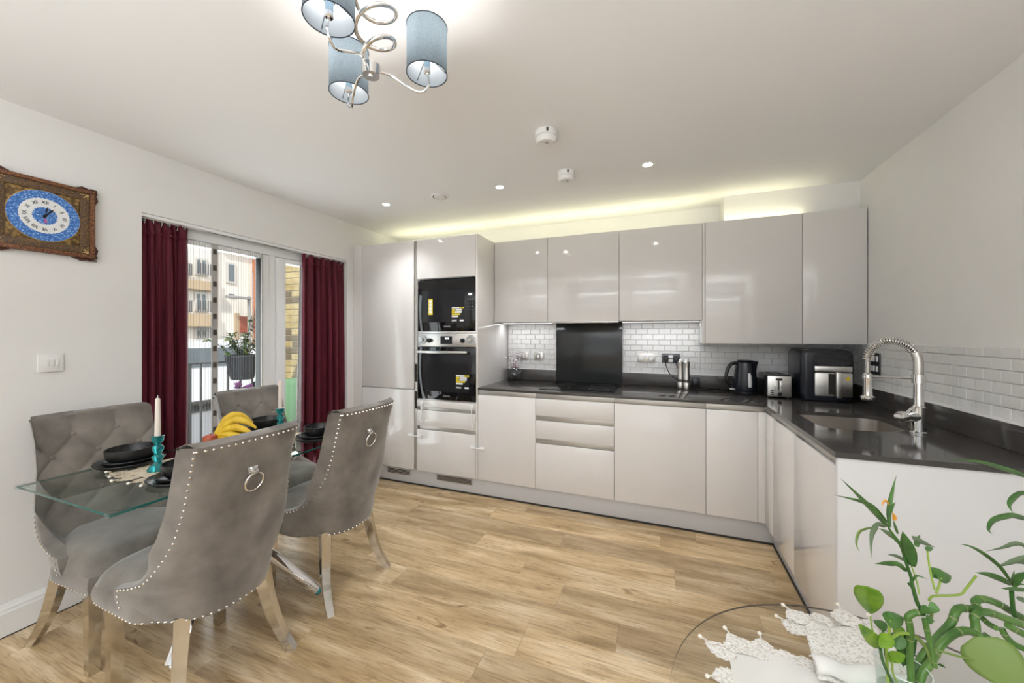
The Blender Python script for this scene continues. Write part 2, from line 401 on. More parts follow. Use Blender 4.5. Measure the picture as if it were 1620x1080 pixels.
# ================================================================== OUTSIDE
BRICK = mat('yellow_stock_brick', (.55, .42, .20), .85); noisy(BRICK, (.46, .34, .15), (.66, .52, .28), 9)
BRICKD = mat('dark_stock_brick', (.22, .17, .11), .85)
MORT = mat('mortar', (.55, .48, .33), .9)
RAIL = mat('grey_railing', (.10, .10, .105), .4)
bal = tag(B().box(-5.05, -1.9, -.14, XL - .30, .42, -.02).obj('balcony_slab', mat('balcony_deck', (.42, .41, .40), .7), smooth=False), 'grey balcony floor outside the door', kind='structure')
bw = B().box(-5.10, .31, -.14, -3.63, .52, 2.15).obj('brick_pier', MORT, smooth=False); tag(bw, 'yellow brick side wall of the balcony', 'brick wall')
rnd = random.Random(4); bmesh_b = None
for r_ in range(30):
    z = -.02 + r_ * .072
    if z > 2.08: break
    x = -5.095 - (r_ % 2) * .115 + .002
    while x < -3.64:
        x0, x1 = max(x, -5.105), min(x + .225, -3.635)
        if x1 - x0 > .03:
            d = rnd.random() < .22
            bx('brick', BRICKD if d else BRICK, bw, x0 + .005, .302, z + .005, x1 - .005, .32, z + .067, bev=.003, smooth=False)
        x += .23
rl = thing('balcony_railing', 'dark grey metal balcony railing outside the glazed door', 'railing', (-4.95, -.8, -.02))
bx('top_rail', RAIL, rl, -4.968, -1.9, 1.052, -4.932, .30, 1.066); bx('bottom_rail', RAIL, rl, -4.965, -1.9, .06, -4.935, .30, .085)
for k in range(17): bx('baluster', RAIL, rl, -4.959, -1.84 + k * .132, 0.085, -4.943, -1.826 + k * .132, 1.052)
for y in (-1.88, -.50): bx('post', RAIL, rl, -4.965, y, -.02, -4.935, y + .03, 1.052)
LEAFD = mat('dark_green_leaf', (.045, .10, .03), .5); LEAFO = mat('olive_leaf', (.16, .20, .05), .55)
def leafmesh(L, w, cup=.15, droop=.3, n=7, tipw=0.0):
    b = B()
    def f(u, v):
        t = v; wd = w * math.sin(PI * min(1, t * .93 + .07)) ** .8
        return Vector(((u - .5) * wd, t * L, cup * abs(u - .5) * wd - droop * L * t * t))
    b.grid(f, 5, n); return b
# hanging planter on the railing
pl = thing('hanging_planter', 'dark grey planter hooked on the railing with a leafy shrub', 'planter', (-4.76, -.09, .86))
POTC = mat('charcoal_pot', (.055, .058, .068), .5)
b = B(); b.lathe([(.0, 0), (.098, 0), (.150, .235), (.158, .24), (.158, .262), (.142, .262), (.130, .20), (0, .20)], (-4.76, -.09, .875), 24); b.obj('pot', POTC, pl)
for a in range(12):
    t = a / 12 * 2 * PI; B().tube([(-4.76 + .1005 * math.cos(t), -.09 + .1005 * math.sin(t), .88), (-4.76 + .150 * math.cos(t), -.09 + .150 * math.sin(t), 1.10)], .004, 6).obj('rib', POTC, pl)
rnd = random.Random(11)
for k in range(15):
    a = rnd.uniform(0, 6.28); ln = rnd.uniform(.14, .30); dx, dy = math.cos(a) * rnd.uniform(.05, .16), math.sin(a) * rnd.uniform(.05, .2)
    if k == 0: dx, dy, ln = -.02, -.33, .20
    if k == 1: dx, dy, ln = 0, .10, .46
    p = [(-4.76 + dx * .2, -.09 + dy * .2, 1.07), (-4.76 + dx * .6, -.09 + dy * .6, 1.10 + ln * .6), (-4.76 + dx, -.09 + dy, 1.10 + ln)]
    st = B().tube(smooth_path(p, 4), .004, 5).obj('stem', LEAFD, pl); sp = smooth_path(p, 6)
    for q in range(3, len(sp)):
        for s_ in range(2):
            M = Matrix.Translation(sp[q]) @ Matrix.Rotation(rnd.uniform(0, 6.28), 4, 'Z') @ Matrix.Rotation(rnd.uniform(-.3, .7), 4, 'X')
            leafmesh(rnd.uniform(.05, .08), rnd.uniform(.025, .04), n=4).xf(M).obj('leaf', LEAFO if rnd.random() < .5 else LEAFD, pl)
# purple orchid-like flowers
fl = thing('flowering_plant', 'small plant with purple flowers below the hanging planter', 'flower', (-4.6, -.24, -.02))
B().lathe([(0, 0), (.07, 0), (.10, .30), (.085, .30), (.08, .26), (0, .26)], (-4.6, -.24, -.02), 16).obj('pot', POTC, fl)
PURP = mat('purple_petal', (.22, .06, .22), .5)
for k in range(12):
    p = Vector((-4.6 + rnd.uniform(-.06, .06), -.20 + rnd.uniform(-.09, .09), .72 + rnd.uniform(-.07, .13)))
    if k < 4: B().tube([(-4.6, -.24, .24), (-4.6, -.22 + k * .01, .5), p], .003, 5).obj('stem', LEAFD, fl)
    b = B()
    for a in range(5):
        m5 = leafmesh(.045, .04, n=4).xf(Matrix.Translation(p) @ Matrix.Rotation(R(90), 4, 'Y') @ Matrix.Rotation(a * 1.2566, 4, 'Z')); b2 = bpy.data.meshes.new('t'); m5.bm.to_mesh(b2); m5.bm.free(); b.bm.from_mesh(b2)
    b.obj('flower', PURP, fl)
for a in range(7):
    leafmesh(.25, .06, n=6, droop=.5).xf(Matrix.Translation((-4.6, -.24, .28)) @ Matrix.Rotation(a * .9, 4, 'Z') @ Matrix.Rotation(.7, 4, 'X')).obj('leaf', LEAFD, fl)
# green plastic chair
GPL = mat('mint_green_plastic', (.28, .52, .27), .45)
gc = thing('garden_chair', 'mint green plastic chair on the balcony', 'garden chair', (-3.98, -.25, -.02))
def gback(u, v):
    a = (u - .5) * 2; return Vector((-3.98 + .10 - .07 * a * a + .05 * v, -.25 + .21 * a * (1 - .1 * v), .42 + (.52 - .05 * a ** 4) * v))
b = B(); b.grid(gback, 13, 9); o = b.obj('backrest', GPL, gc, ang=180); o.modifiers.new('Solidify', 'SOLIDIFY').thickness = .012
B().box(-4.32, -.47, .40, -3.88, -.03, .425, bev=.01).obj('seat', GPL, gc)
for x in (-4.28, -3.93):
    for y in (-.44, -.06): B().tube([(x, y, .40), (x * 1.005, y, -.02)], [.02, .014], 8).obj('leg', GPL, gc)
# street, house opposite
tag(B().box(-17, -10, -.75, -5.3, 24, -.60).obj('street', mat('asphalt', (.30, .30, .30), .9), smooth=False), 'grey street in front of the houses', kind='structure')
tag(B().box(-16.9, -10, -.60, -13.2, 24, -.50).obj('pavement', mat('pavement_grey', (.50, .49, .47), .9), smooth=False), 'pale pavement along the houses', kind='structure')
FW = mat('cream_render', (.80, .75, .68), .85); FWT = mat('beige_band', (.50, .38, .25), .8); WINF = mat('house_window_glass', (.16, .19, .21), .1); WFR = mat('house_window_frame', (.60, .57, .53), .5)
ORG = mat('terracotta_pipe', (.50, .19, .10), .6)
hs = thing('town_house', 'cream rendered house opposite with terracotta downpipe', 'building', (-14.6, 8, -.5))
HX = -14.0
bx('wall', FW, hs, HX - 2, 5.15, -.5, HX, 12.5, 8.0, bev=0, smooth=False)
def hwin(y0, y1, z0, z1, par=hs, bars=1, x=HX):
    w = bx('window', WFR, par, x - .05, y0, z0, x + .05, y1, z1, smooth=False)
    n = bars + 1
    for k in range(n): bx('pane', WINF, w, x + .02, y0 + .06 + (y1 - y0 - .06) * k / n, z0 + .07, x + .06, y0 + (y1 - y0 - .06) * (k + 1) / n, z1 - .07, smooth=False)
def wpt(u, v, X=HX):
    d = put(u, v, 1) - CAMP; return CAMP + d * ((X - CAMP.x) / d.x)
def hw(u0, v0, u1, v1, **k):
    a, c = wpt(u0, v0), wpt(u1, v1); hwin(a.y, c.y, c.z, a.z, **k)
hw(357, 414, 372, 449, bars=0); hw(358, 465, 372, 469, bars=0)
a, c = wpt(378, 500), wpt(390, 527); dr = bx('door', mat('red_wood', (.35, .09, .05), .5), hs, HX - .02, a.y, c.z, HX + .05, c.y, a.z, smooth=False)
bx('door_frame', FWT, hs, HX - .02, a.y - .15, -.5, HX + .03, a.y, a.z + .1, smooth=False)
a, c = wpt(346, 540), wpt(360, 562); bx('notice', mat('brown_board', (.33, .16, .10), .7), hs, HX, a.y, c.z, HX + .04, c.y, a.z, smooth=False)
p0, p1 = wpt(403, 420), wpt(405, 586)
B().tube([(HX + .15, p0.y, p1.z), (HX + .15, p0.y, p0.z)], .12, 10).obj('downpipe', ORG, hs)
a, c = wpt(399, 413), wpt(414, 420); bx('hopper', ORG, hs, HX, a.y, c.z - .25, HX + .3, c.y, a.z + .05, smooth=False)
bx('gutter', ORG, hs, HX, 5.2, p0.z + .45, HX + .22, p0.y + 3, p0.z + .55, smooth=False)
a = wpt(325, 370); bx('cornice', FWT, hs, HX - .1, 5.15, 4.55, HX + .12, 12.5, 4.65, smooth=False)
h2 = thing('apartment_block', 'beige banded apartment block with balcony windows opposite', 'building', (-14.6, 2, -.5))
bx('wall', FW, h2, HX - 2, -6, -.5, HX + .15, 5.1, 8, bev=0, smooth=False)
for v0, v1 in ((444, 461), (497, 517)):
    a, c = wpt(300, v0), wpt(330, v1); bx('band', FWT, h2, HX, -6, c.z, HX + .35, 5.05, a.z, smooth=False)
for (u0, v0, u1, v1) in ((302, 407, 322, 437), (302, 461, 322, 494), (302, 520, 322, 534), (275, 409, 292, 437), (275, 463, 292, 494)):
    a, c = wpt(u0, v0), wpt(u1, v1); hwin(a.y, c.y, c.z, a.z, par=h2, x=HX + .15)
    for k in range(6):
        y = a.y + (c.y - a.y) * k / 5; B().tube([(HX + .35, y, c.z), (HX + .35, y, c.z + .35)], .015, 5).obj('railing_bar', RAIL, h2)
# street lamp
lp = thing('street_lamp', 'grey street lamp in front of the cream house', 'street lamp', (-13.6, 0, -.5)); a = wpt(394, 473, -13.6)
B().tube(smooth_path([(-13.6, a.y, -.5), (-13.6, a.y, a.z - .2), (-13.55, a.y - .05, a.z)], 5), .05, 8).obj('pole', mat('lamp_grey', (.35, .34, .33), .5), lp)
bx('lamp_head', bpy.data.materials['lamp_grey'], lp, -13.65, a.y - .75, a.z - .02, -13.45, a.y, a.z + .06, bev=.02)
# parked van
van = thing('parked_van', 'white van parked across the street', 'van', (-12.2, 2.9, -.6)); VW = mat('van_white', (.75, .76, .78), .25)
prof = [(1.2, -.28), (1.2, .45), (1.28, .75), (1.45, 1.15), (4.35, 1.22), (4.75, .62), (5.35, .42), (5.45, -.28)]
b = B(); b.poly([(-12.9, y, z) for y, z in prof], 1.7, (1, 0, 0)); b.obj('body', VW, van, smooth=False)
for y0, y1 in ((1.6, 2.5), (2.6, 3.4), (3.5, 4.25)): bx('window', WINF, van, -11.24, y0, .55, -11.18, y1, 1.02, smooth=False)
for y in (2.0, 4.6):
    for x in (-12.75, -11.3): B().cyl((x - .12, y, -.27), (x + .12, y, -.27), .33, n=20).obj('wheel', BLACKP, van)

# ================================================================== KITCHEN UNITS
YD, ZB, ZT, ZW, ZTALL = 0.0, .146, .853, .911, 2.19
DT = .019
def front(name, p, x0, x1, z0, z1, m=GLOSSW, y=YD, g=.0015): return bx(name, m, p, x0 + g, y, z0 + g, x1 - g, y + DT, z1 - g, bev=.0018)
def carcass(p, x0, x1, z0, z1, y0, y1, m=PANEL): return bx('carcass', m, p, x0, y0, z0, x1, y1, z1, bev=0, smooth=False)
# tall fridge unit
fr = thing('fridge_cabinet', 'tall gloss white fridge cabinet with two stacked doors beside the curtain', 'cabinet', (-2.92, .3, ZB))
carcass(fr, -3.216, -2.634, ZB, ZTALL, YD + .021, YB - .002)
front('door', fr, -3.217, -2.634, ZB, .859); front('door', fr, -3.217, -2.634, .863, ZTALL)
bx('handle_profile', GOLA, fr, -2.632, .012, ZB, -2.604, .6, ZTALL - .002)
for z0, z1 in ((.93, 1.09), (.69, .845)): bx('finger_recess', DARK, fr, -2.630, .0105, z0, -2.606, .0125, z1, bev=0)
tag(bx('filler_panel', GLOSSW, None, XL + .002, .001, ZB, -3.219, .022, ZTALL), 'narrow gloss white filler strip between left wall and fridge cabinet', 'filler panel')
# oven tower
ov = thing('oven_cabinet', 'tall gloss white oven tower holding the microwave and the oven', 'cabinet', (-2.3, .3, ZB))
b = B(); b.box(-2.602, .02, ZB, -2.586, YB - .002, ZTALL); b.box(-2.586, .6, ZB, -2.02, YB - .002, ZTALL); b.box(-2.586, .02, 1.84, -2.02, .6, ZTALL); b.box(-2.586, .02, ZB, -2.02, .6, .776); b.box(-2.586, .02, 1.364, -2.02, .6, 1.378)
b.obj('carcass', PANEL, ov, smooth=False)
bx('side_panel', GLOSSW, ov, -2.019, -.001, ZB, -2.001, YB - .002, ZTALL)
front('door', ov, -2.602, -2.020, 1.842, ZTALL)
front('drawer_front', ov, -2.602, -2.020, .716, .778); front('drawer_front', ov, -2.602, -2.020, .547, .688); front('drawer_front', ov, -2.602, -2.020, ZB, .515)
for z0, z1 in ((.688, .716), (.515, .547)):
    bx('handle_profile', GOLA, ov, -2.600, .0125, z0, -2.022, .0199, z1)
    bx('finger_recess', DARK, ov, -2.596, .0115, z0 + .004, -2.582, .0126, z1 - .004, bev=0)
def sticker(p, x0, x1, z0, z1, y, rows):
    """print on glass: rows of short bars"""
    h = (z1 - z0) / len(rows)
    for i, row in enumerate(rows):
        for (a, c, m) in row: bx('sticker_print', m, p, x0 + (x1 - x0) * a, y - .0006, z1 - h * (i + .86), x0 + (x1 - x0) * c, y, z1 - h * (i + .06), bev=0, smooth=False)
def logo(p, s, size, x, z, y, m):
    me = text_mesh(s, size); me.transform(Matrix.Translation((x, y, z)) @ Matrix.Rotation(PI / 2, 4, 'X')); link_mesh('lettering', me, m, p, smooth=False)
PRINTG = mat('grey_print', (.45, .45, .45), .5)
mw = thing('microwave', 'black glass built-in microwave above the oven', 'microwave', (-2.3, .02, 1.38))
bx('housing', BLACKP, mw, -2.583, .018, 1.380, -2.022, .45, 1.828); bx('door_glass', BLACKG, mw, -2.590, .000, 1.381, -2.014, .017, 1.824, bev=.002)
DIM = mat('microwave_screen', (.016, .016, .018), .12)
bx('viewing_window', DIM, mw, -2.548, -.0006, 1.459, -2.124, 0, 1.737, bev=0)
bx('display', mat('display_dark', (.05, .055, .06), .2), mw, -2.092, -.001, 1.675, -2.048, 0, 1.710, bev=0)
for k in range(3): bx('display_digit', DISPLAY, mw, -2.086 + k * .012, -.0016, 1.682, -2.078 + k * .012, -.001, 1.695, bev=0)
for r_ in range(4):
    for c_ in range(3): bx('button_mark', PRINTG, mw, -2.094 + c_ * .020, -.001, 1.645 - r_ * .03, -2.088 + c_ * .020, 0, 1.649 - r_ * .03, bev=0)
bx('sticker', YEL, mw, -2.482, -.0010, 1.523, -2.438, 0, 1.660, bev=0)
for k in range(4): bx('sticker_print', WPRINT, mw, -2.474, -.0014, 1.538 + k * .030, -2.448, -.0010, 1.560 + k * .030, bev=0)
ROWS = [[(0, .62, WPRINT), (.64, .80, YEL), (.86, 1, YEL)], [(0, .28, YEL), (.32, .84, WPRINT)], [(0, .22, YEL), (.26, .82, WPRINT)], [(0, .7, YEL)], [(0, .52, WPRINT)], [], [(0, .4, PRINTG), (.66, .98, WPRINT)]]
sticker(mw, -2.246, -2.130, 1.462, 1.586, -.0006, ROWS)
logo(mw, 'ZANUSSI', .017, -2.295, 1.420, -.0004, PRINTG)
on = thing('built_in_oven', 'stainless and black glass built-in oven below the microwave', 'oven', (-2.3, .02, .78))
bx('housing', BLACKP, on, -2.583, .020, .780, -2.022, .55, 1.362)
cp = bx('control_panel', STEEL, on, -2.590, -.002, 1.247, -2.014, .018, 1.362); bx('trim_strip', STEEL, on, -2.590, -.002, 1.364, -2.014, .016, 1.379)
dg = bx('door_glass', BLACKG, on, -2.590, -.004, .787, -2.014, .018, 1.243, bev=.003)
bx('viewing_window', DIM, on, -2.50, -.0046, .86, -2.08, -.004, 1.185, bev=0); bx('bottom_trim', STEEL, on, -2.590, -.001, .779, -2.014, .018, .786)
B().box(-2.578, -.046, 1.190, -2.080, -.028, 1.212, bev=.004).obj('handle', STEEL, on)
for x in (-2.56, -2.10): bx('handle_bracket', STEEL, on, x - .012, -.03, 1.193, x + .012, -.003, 1.209)
def dial(x):
    M = Matrix.Rotation(PI / 2, 4, 'X'); k = B().lathe([(0, .026), (.014, .026), (.019, .020), (.020, 0)], (x, -.002, 1.300), 20, M); k.obj('knob', BLACKP, on)
dial(-2.467); dial(-2.139)
bx('display', BLACKP, on, -2.358, -.003, 1.270, -2.243, -.001, 1.338, bev=0)
for k in range(2): bx('display_digit', DISPLAY, on, -2.31 + k * .022, -.0036, 1.312, -2.296 + k * .022, -.003, 1.326, bev=0)
sticker(on, -2.203, -2.080, .893, 1.010, -.0046, ROWS); logo(on, 'ZANUSSI', .017, -2.298, .822, -.0044, PRINTG)
for x, lab in ((-2.540, 'clear round safety cover at the left end of the oven controls'), (-2.062, 'clear round safety cover at the right end of the oven controls')):
    M = Matrix.Rotation(PI / 2, 4, 'X'); t = thing('knob_cover', lab, 'safety cover', (x, -.003, 1.305), group='oven knob covers')
    B().lathe([(.034, 0), (.036, .006), (.034, .03), (.024, .044), (0, .048)], (x, -.0035, 1.308), 24, M).obj('dome', CLEARP, t)
    B().lathe([(.036, 0), (.040, .001), (.040, .005), (.035, .005)], (x, -.0035, 1.308), 24, M).obj('flange', mat('grey_clear_rim', (.5, .5, .5), .15, metal=.6), t)
    B().lathe([(0, .022), (.012, .022), (.016, .016), (.017, 0)], (x, -.0035, 1.308), 16, M).obj('knob', STEEL, t)
# white child locks
LOCK = mat('white_lock_plastic', (.82, .82, .82), .3)
def lock(x0, x1, z, lab, vert=None):
    t = thing('child_lock', lab, 'child lock', ((x0 + x1) / 2, -.001, z), group='white child locks on the doors')
    if vert:
        B().tube([(x0, -.010, vert[0]), (x0 + .004, -.017, (vert[0] + vert[1]) / 2), (x1, -.010, vert[1])], .005, 8).obj('strap', LOCK, t)
        for zz in vert: B().box(x0 - .016, -.012, zz - .022, x0 + .016, -.001, zz + .022, bev=.005).obj('pad', LOCK, t)
    else:
        for x in (x0, x1): B().box(x - .022, -.014, z - .014, x + .022, -.001, z + .014, bev=.006).obj('pad', LOCK, t)
        B().tube([(x0, -.012, z), ((x0 + x1) / 2, -.020, z), (x1, -.012, z)], .005, 8).obj('strap', LOCK, t)
lock(-2.665, -2.565, .455, 'white child lock linking the fridge door and the bottom oven drawer')
lock(-2.05, -1.955, .410, 'white child lock linking the oven drawers and the first base cabinet')
lock(-2.545, -2.545, .66, 'white strap child lock on the left of the oven drawers', (.745, .60))
lock(-2.052, -2.052, .66, 'white strap child lock on the right of the oven drawers', (.745, .585))
# base run
def base(name, lab, x0, x1, fronts, cat='cabinet'):
    p = thing(name, lab, cat, ((x0 + x1) / 2, .3, ZB)); carcass(p, x0 + .0005, x1 - .0005, ZB, .89, .0205, YB - .002)
    for nm, z0, z1 in fronts: front(nm, p, x0, x1, z0, z1)
    bx('handle_profile', GOLA, p, x0 + .0005, .012, ZT, x1 - .0005 if x1 < -.1 else .052, .0204, .889); return p
base('base_cabinet', 'single door base cabinet next to the oven tower', -1.999, -1.497, [('door', ZB, ZT)])
dw = base('drawer_cabinet', 'base unit of three gloss drawers under the hob', -1.497, -.897, [('drawer_front', .717 + .001, ZT), ('drawer_front', .539, .681), ('drawer_front', ZB, .502)], 'drawers')
for z0, z1 in ((.681, .7175), (.502, .539)): bx('handle_profile', GOLA, dw, -1.495, .0125, z0, -.899, .0204, z1)
base('base_cabinet', 'wide single door base cabinet right of the drawers', -.897, -.299, [('door', ZB, ZT)])
base('base_cabinet', 'narrow base cabinet next to the inside corner', -.299, .0, [('door', ZB, ZT)])
tag(bx('filler_panel', GLOSSW, None, .0005, .001, ZB, .060, .02, ZT), 'slim gloss corner filler next to the narrow base cabinet', 'filler panel')
# right run
XD = .04
def rbase(lab, y0, y1, name='sink_cabinet'):
    p = thing(name, lab, 'cabinet', (.35, (y0 + y1) / 2, ZB)); bx('carcass', PANEL, p, XD + .021, y0 + .0005, ZB, XR - .036, y1 - .0005, .70, bev=0, smooth=False)
    bx('door', GLOSSW, p, XD, y0 + .0015, ZB + .0015, XD + DT, y1 - .0015, ZT - .0015, bev=.0018)
    bx('handle_profile', GOLA, p, XD + .012, y0 + .0005, ZT, XD + .0205, y1 - .0005 if y1 < -.3 else .0115, .889); return p
rbase('gloss sink cabinet door next to the inside corner', -.568, -.182); rbase('gloss sink cabinet door next to the end panel', -1.06, -.568)
tag(bx('filler_panel', GLOSSW, None, XD, -.181, ZB, XD + DT, -.0005, ZT), 'gloss corner filler next to the sink cabinet door', 'filler panel')
tag(bx('end_panel', PANEL, None, XD, -1.080, .0015, XR - .001, -1.0615, .890), 'plain white end panel closing the sink run', 'panel')
# plinths
pk = thing('kitchen_plinth', 'grey plinth under the back row of kitchen units', 'plinth', (-1.6, .04, 0))
bx('board', PLINTH, pk, XL + .002, .038, .006, .108, .056, ZB - .002); bx('seal_strip', SHADOWGAP, pk, XL + .002, .033, .0005, .104, .0378, .012, bev=0)
for x0, x1 in ((-2.95, -2.70), (-2.42, -2.07)):
    v = bx('vent', GOLA, pk, x0, .030, .075, x1, .0378, .128); bx('vent_opening', DARK, v, x0 + .008, .0290, .082, x1 - .008, .0301, .121, bev=0)
    for k in range(3): bx('slat', GOLA, v, x0 + .008, .0272, .088 + k * .011, x1 - .008, .0289, .0915 + k * .011, bev=0)
pk2 = thing('kitchen_plinth', 'grey plinth under the sink cabinets', 'plinth', (.1, -.5, 0))
bx('board', PLINTH, pk2, .092, -1.06, .006, .108, .030, ZB - .002); bx('seal_strip', SHADOWGAP, pk2, .085, -1.06, .0005, .0915, .030, .012, bev=0)
# worktops
tag(bx('worktop', WORK, None, -1.999, -.006, .891, .0295, YB - .001, ZW, bev=.0015), 'dark polished quartz worktop holding the hob', 'worktop')
def sink_outline(n=64, grow=0):
    # rounded bowl X .13-.51, Y -.63..-.20, big radius towards the tap corner
    x0, x1, y0, y1 = .13 - grow, .515 + grow, -.645 - grow, -.195 + grow; pts = []
    for (cx_, cy_, r_, a0) in ((x1, y1, .09, 0), (x0, y1, .07, 90), (x0, y0, .07, 180), (x1, y0, .21, 270)):
        sx = 1 if a0 in (0, 270) else -1; sy = 1 if a0 in (0, 90) else -1
        for k in range(n // 4): a = R(a0 + 90 * k / (n // 4 - 1)); pts.append((cx_ - sx * r_ + r_ * math.cos(a), cy_ - sy * r_ + r_ * math.sin(a)))
    return pts
def ring_slab(b, x0, y0, x1, y1, hole, z0, z1):
    cx_ = sum(p[0] for p in hole) / len(hole); cy_ = sum(p[1] for p in hole) / len(hole); outer = []
    for p in hole:
        dx, dy = p[0] - cx_, p[1] - cy_; t = min((x1 - cx_) / dx if dx > 1e-9 else 1e9, (x0 - cx_) / dx if dx < -1e-9 else 1e9, (y1 - cy_) / dy if dy > 1e-9 else 1e9, (y0 - cy_) / dy if dy < -1e-9 else 1e9)
        outer.append([cx_ + dx * t, cy_ + dy * t])
    for c in ((x0, y0), (x1, y0), (x0, y1), (x1, y1)):
        k = min(range(len(outer)), key=lambda i: (outer[i][0] - c[0]) ** 2 + (outer[i][1] - c[1]) ** 2); outer[k] = list(c)
    n = len(hole); L = []
    for z in (z0, z1): L.append(([b.bm.verts.new((*p, z)) for p in hole], [b.bm.verts.new((*p, z)) for p in outer]))
    for i in range(n):
        j = (i + 1) % n
        for h, o_ in L: b.bm.faces.new((h[i], h[j], o_[j], o_[i]))
        b.bm.faces.new((L[0][0][i], L[0][0][j], L[1][0][j], L[1][0][i])); b.bm.faces.new((L[0][1][i], L[0][1][j], L[1][1][j], L[1][1][i]))
b = B(); ring_slab(b, .0305, -1.088, XR - .002, YB - .001, sink_outline(), .891, ZW)
tag(b.obj('worktop', WORK, ang=25), 'dark polished quartz worktop around the sink', 'worktop')
tag(bx('upstand', WORK, None, -1.999, YB - .026, ZW + .0005, -1.506, YB - .0045, UPZ), 'dark upstand left of the black splashback', 'upstand')
tag(bx('upstand', WORK, None, -.900, YB - .026, ZW + .0005, XR - .036, YB - .0045, UPZ), 'dark upstand behind kettle and toaster', 'upstand')
tag(bx('upstand', WORK, None, XR - .034, -1.088, ZW + .0005, XR - .006, YB - .001, UPZ), 'dark upstand along the right wall', 'upstand')
tag(bx('splashback', SPLASH, None, -1.503, YB - .022, ZW + .001, -.903, YB - .008, 1.486), 'black glass splashback behind the hob', 'splashback')
hb = thing('induction_hob', 'black glass induction hob set in the worktop', 'hob', (-1.2, .35, ZW))
bx('glass', HOBG, hb, -1.493, .085, ZW + .0005, -.905, .605, ZW + .006, bev=.002)
RINGM = mat('hob_ring_print', (.035, .035, .035), .3)
for x, y, r_ in ((-1.36, .22, .09), (-1.04, .22, .075), (-1.36, .46, .075), (-1.04, .46, .10)):
    B().tube([(x + r_ * math.cos(a), y + r_ * math.sin(a), ZW + .0062) for a in [2 * PI * k / 40 for k in range(40)]], .0008, 4, closed=True).obj('cooking_zone', RINGM, hb)
# sink
sk = thing('kitchen_sink', 'undermounted stainless steel sink bowl', 'sink', (.32, -.42, .74))
o0 = sink_outline(); b = B(); cxs, cys = .32, -.42
def lev(s_, z): return [b.bm.verts.new((cxs + (p[0] - cxs) * s_, cys + (p[1] - cys) * s_, z)) for p in o0]
L = [lev(1.03, .8895), lev(1.0, .8895), lev(.985, .80), lev(.96, .75), lev(.90, .725), lev(.5, .718), lev(.1, .716)]
for A, C in zip(L, L[1:]):
    for i in range(len(A)): b.bm.faces.new((A[i], A[(i + 1) % len(A)], C[(i + 1) % len(A)], C[i]))
b.bm.faces.new(L[-1]); b.obj('bowl', mat('sink_steel', (.62, .58, .54), .28, metal=1), sk)
B().lathe([(.0, .004), (.035, .004), (.042, .001), (.042, -.002)], (.34, -.44, .719), 24).obj('drain', CHROME, sk)
# spring tap
tp = thing('kitchen_tap', 'tall chrome spring tap with pull-down spray head beside the sink', 'tap', (.50, -.62, ZW))
tx, ty = .492, -.612
B().lathe([(.030, 0), (.030, .006), (.024, .010), (.0235, .115), (.018, .120), (.0165, .240), (.0165, .250)], (tx, ty, ZW + .0005), 24).obj('post', CHROME, tp)
B().lathe([(.0235, 0), (.0235, .038), (.020, .040), (.0, .040)], (tx, ty, 1.135), 24).obj('collar', CHROME, tp)
dh = Vector((-.14, .10, 0)); dn = dh.normalized(); hd = Vector((tx, ty, 0)) + dh
arch = []
for k in range(33):
    a = PI * k / 32; q = dh * (.5 - .5 * math.cos(a)); arch.append(Vector((tx, ty, 1.225)) + q + Vector((0, 0, .098 * math.sin(a))))
lowp = [Vector((tx, ty, 1.17))] + arch + [Vector((hd.x, hd.y, 1.15))]
B().tube(lowp, .0105, 12).obj('hose', mat('hose_grey', (.40, .39, .37), .25, metal=.9), tp)
B().tube([Vector((tx, ty, 1.17)), Vector((tx, ty, 1.225)), arch[2], arch[5]], .0175, 16).obj('hose_sleeve', STEEL, tp)
sp = []; path = smooth_path(arch[5:], 2); N = 24 * 10
for k in range(N + 1):
    f = k / N * (len(path) - 1); i = min(int(f), len(path) - 2); p = path[i].lerp(path[i + 1], f - i); t = (path[i + 1] - path[i]).normalized(); s1 = Vector((-dn.y, dn.x, 0)); s2 = t.cross(s1); a = 2 * PI * k / 10
    sp.append(p + (s1 * math.cos(a) + s2 * math.sin(a)) * .0175)
B().tube(sp, .0026, 6).obj('spring', CHROME, tp)
B().lathe([(.0, .0), (.024, .0), (.027, .006), (.027, .016), (.018, .022), (.0165, .09), (.018, .10), (.018, .125), (.012, .13), (0, .13)], (hd.x, hd.y, 1.035), 24).obj('spray_head', CHROME, tp)
B().tube([(tx, ty, 1.155), hd + Vector((0, 0, 1.148))], .0042, 8).obj('support_arm', CHROME, tp)
B().lathe([(.0165, 0), (.021, .002), (.021, .012), (.0165, .014)], hd + Vector((0, 0, 1.141)), 20).obj('holder_ring', CHROME, tp)
hv = Vector((-.85, -.35, 0)).normalized(); Mh = hv.to_track_quat('Z', 'Y').to_matrix().to_4x4()
B().lathe([(.021, -.01), (.0225, .03), (.0225, .06), (.024, .062), (.024, .085), (.020, .092), (0, .094)], (tx, ty, .985), 24, Mh).obj('valve_body', CHROME, tp)
e = Vector((tx, ty, .985)) + hv * .055
B().tube([e + Vector((0, 0, .018)), e + Vector((.02, .012, .035)), e + Vector((.05, .03, .062)), e + Vector((.06, .035, .066))], [.005, .005, .0045, .006], 8).obj('lever', CHROME, tp)
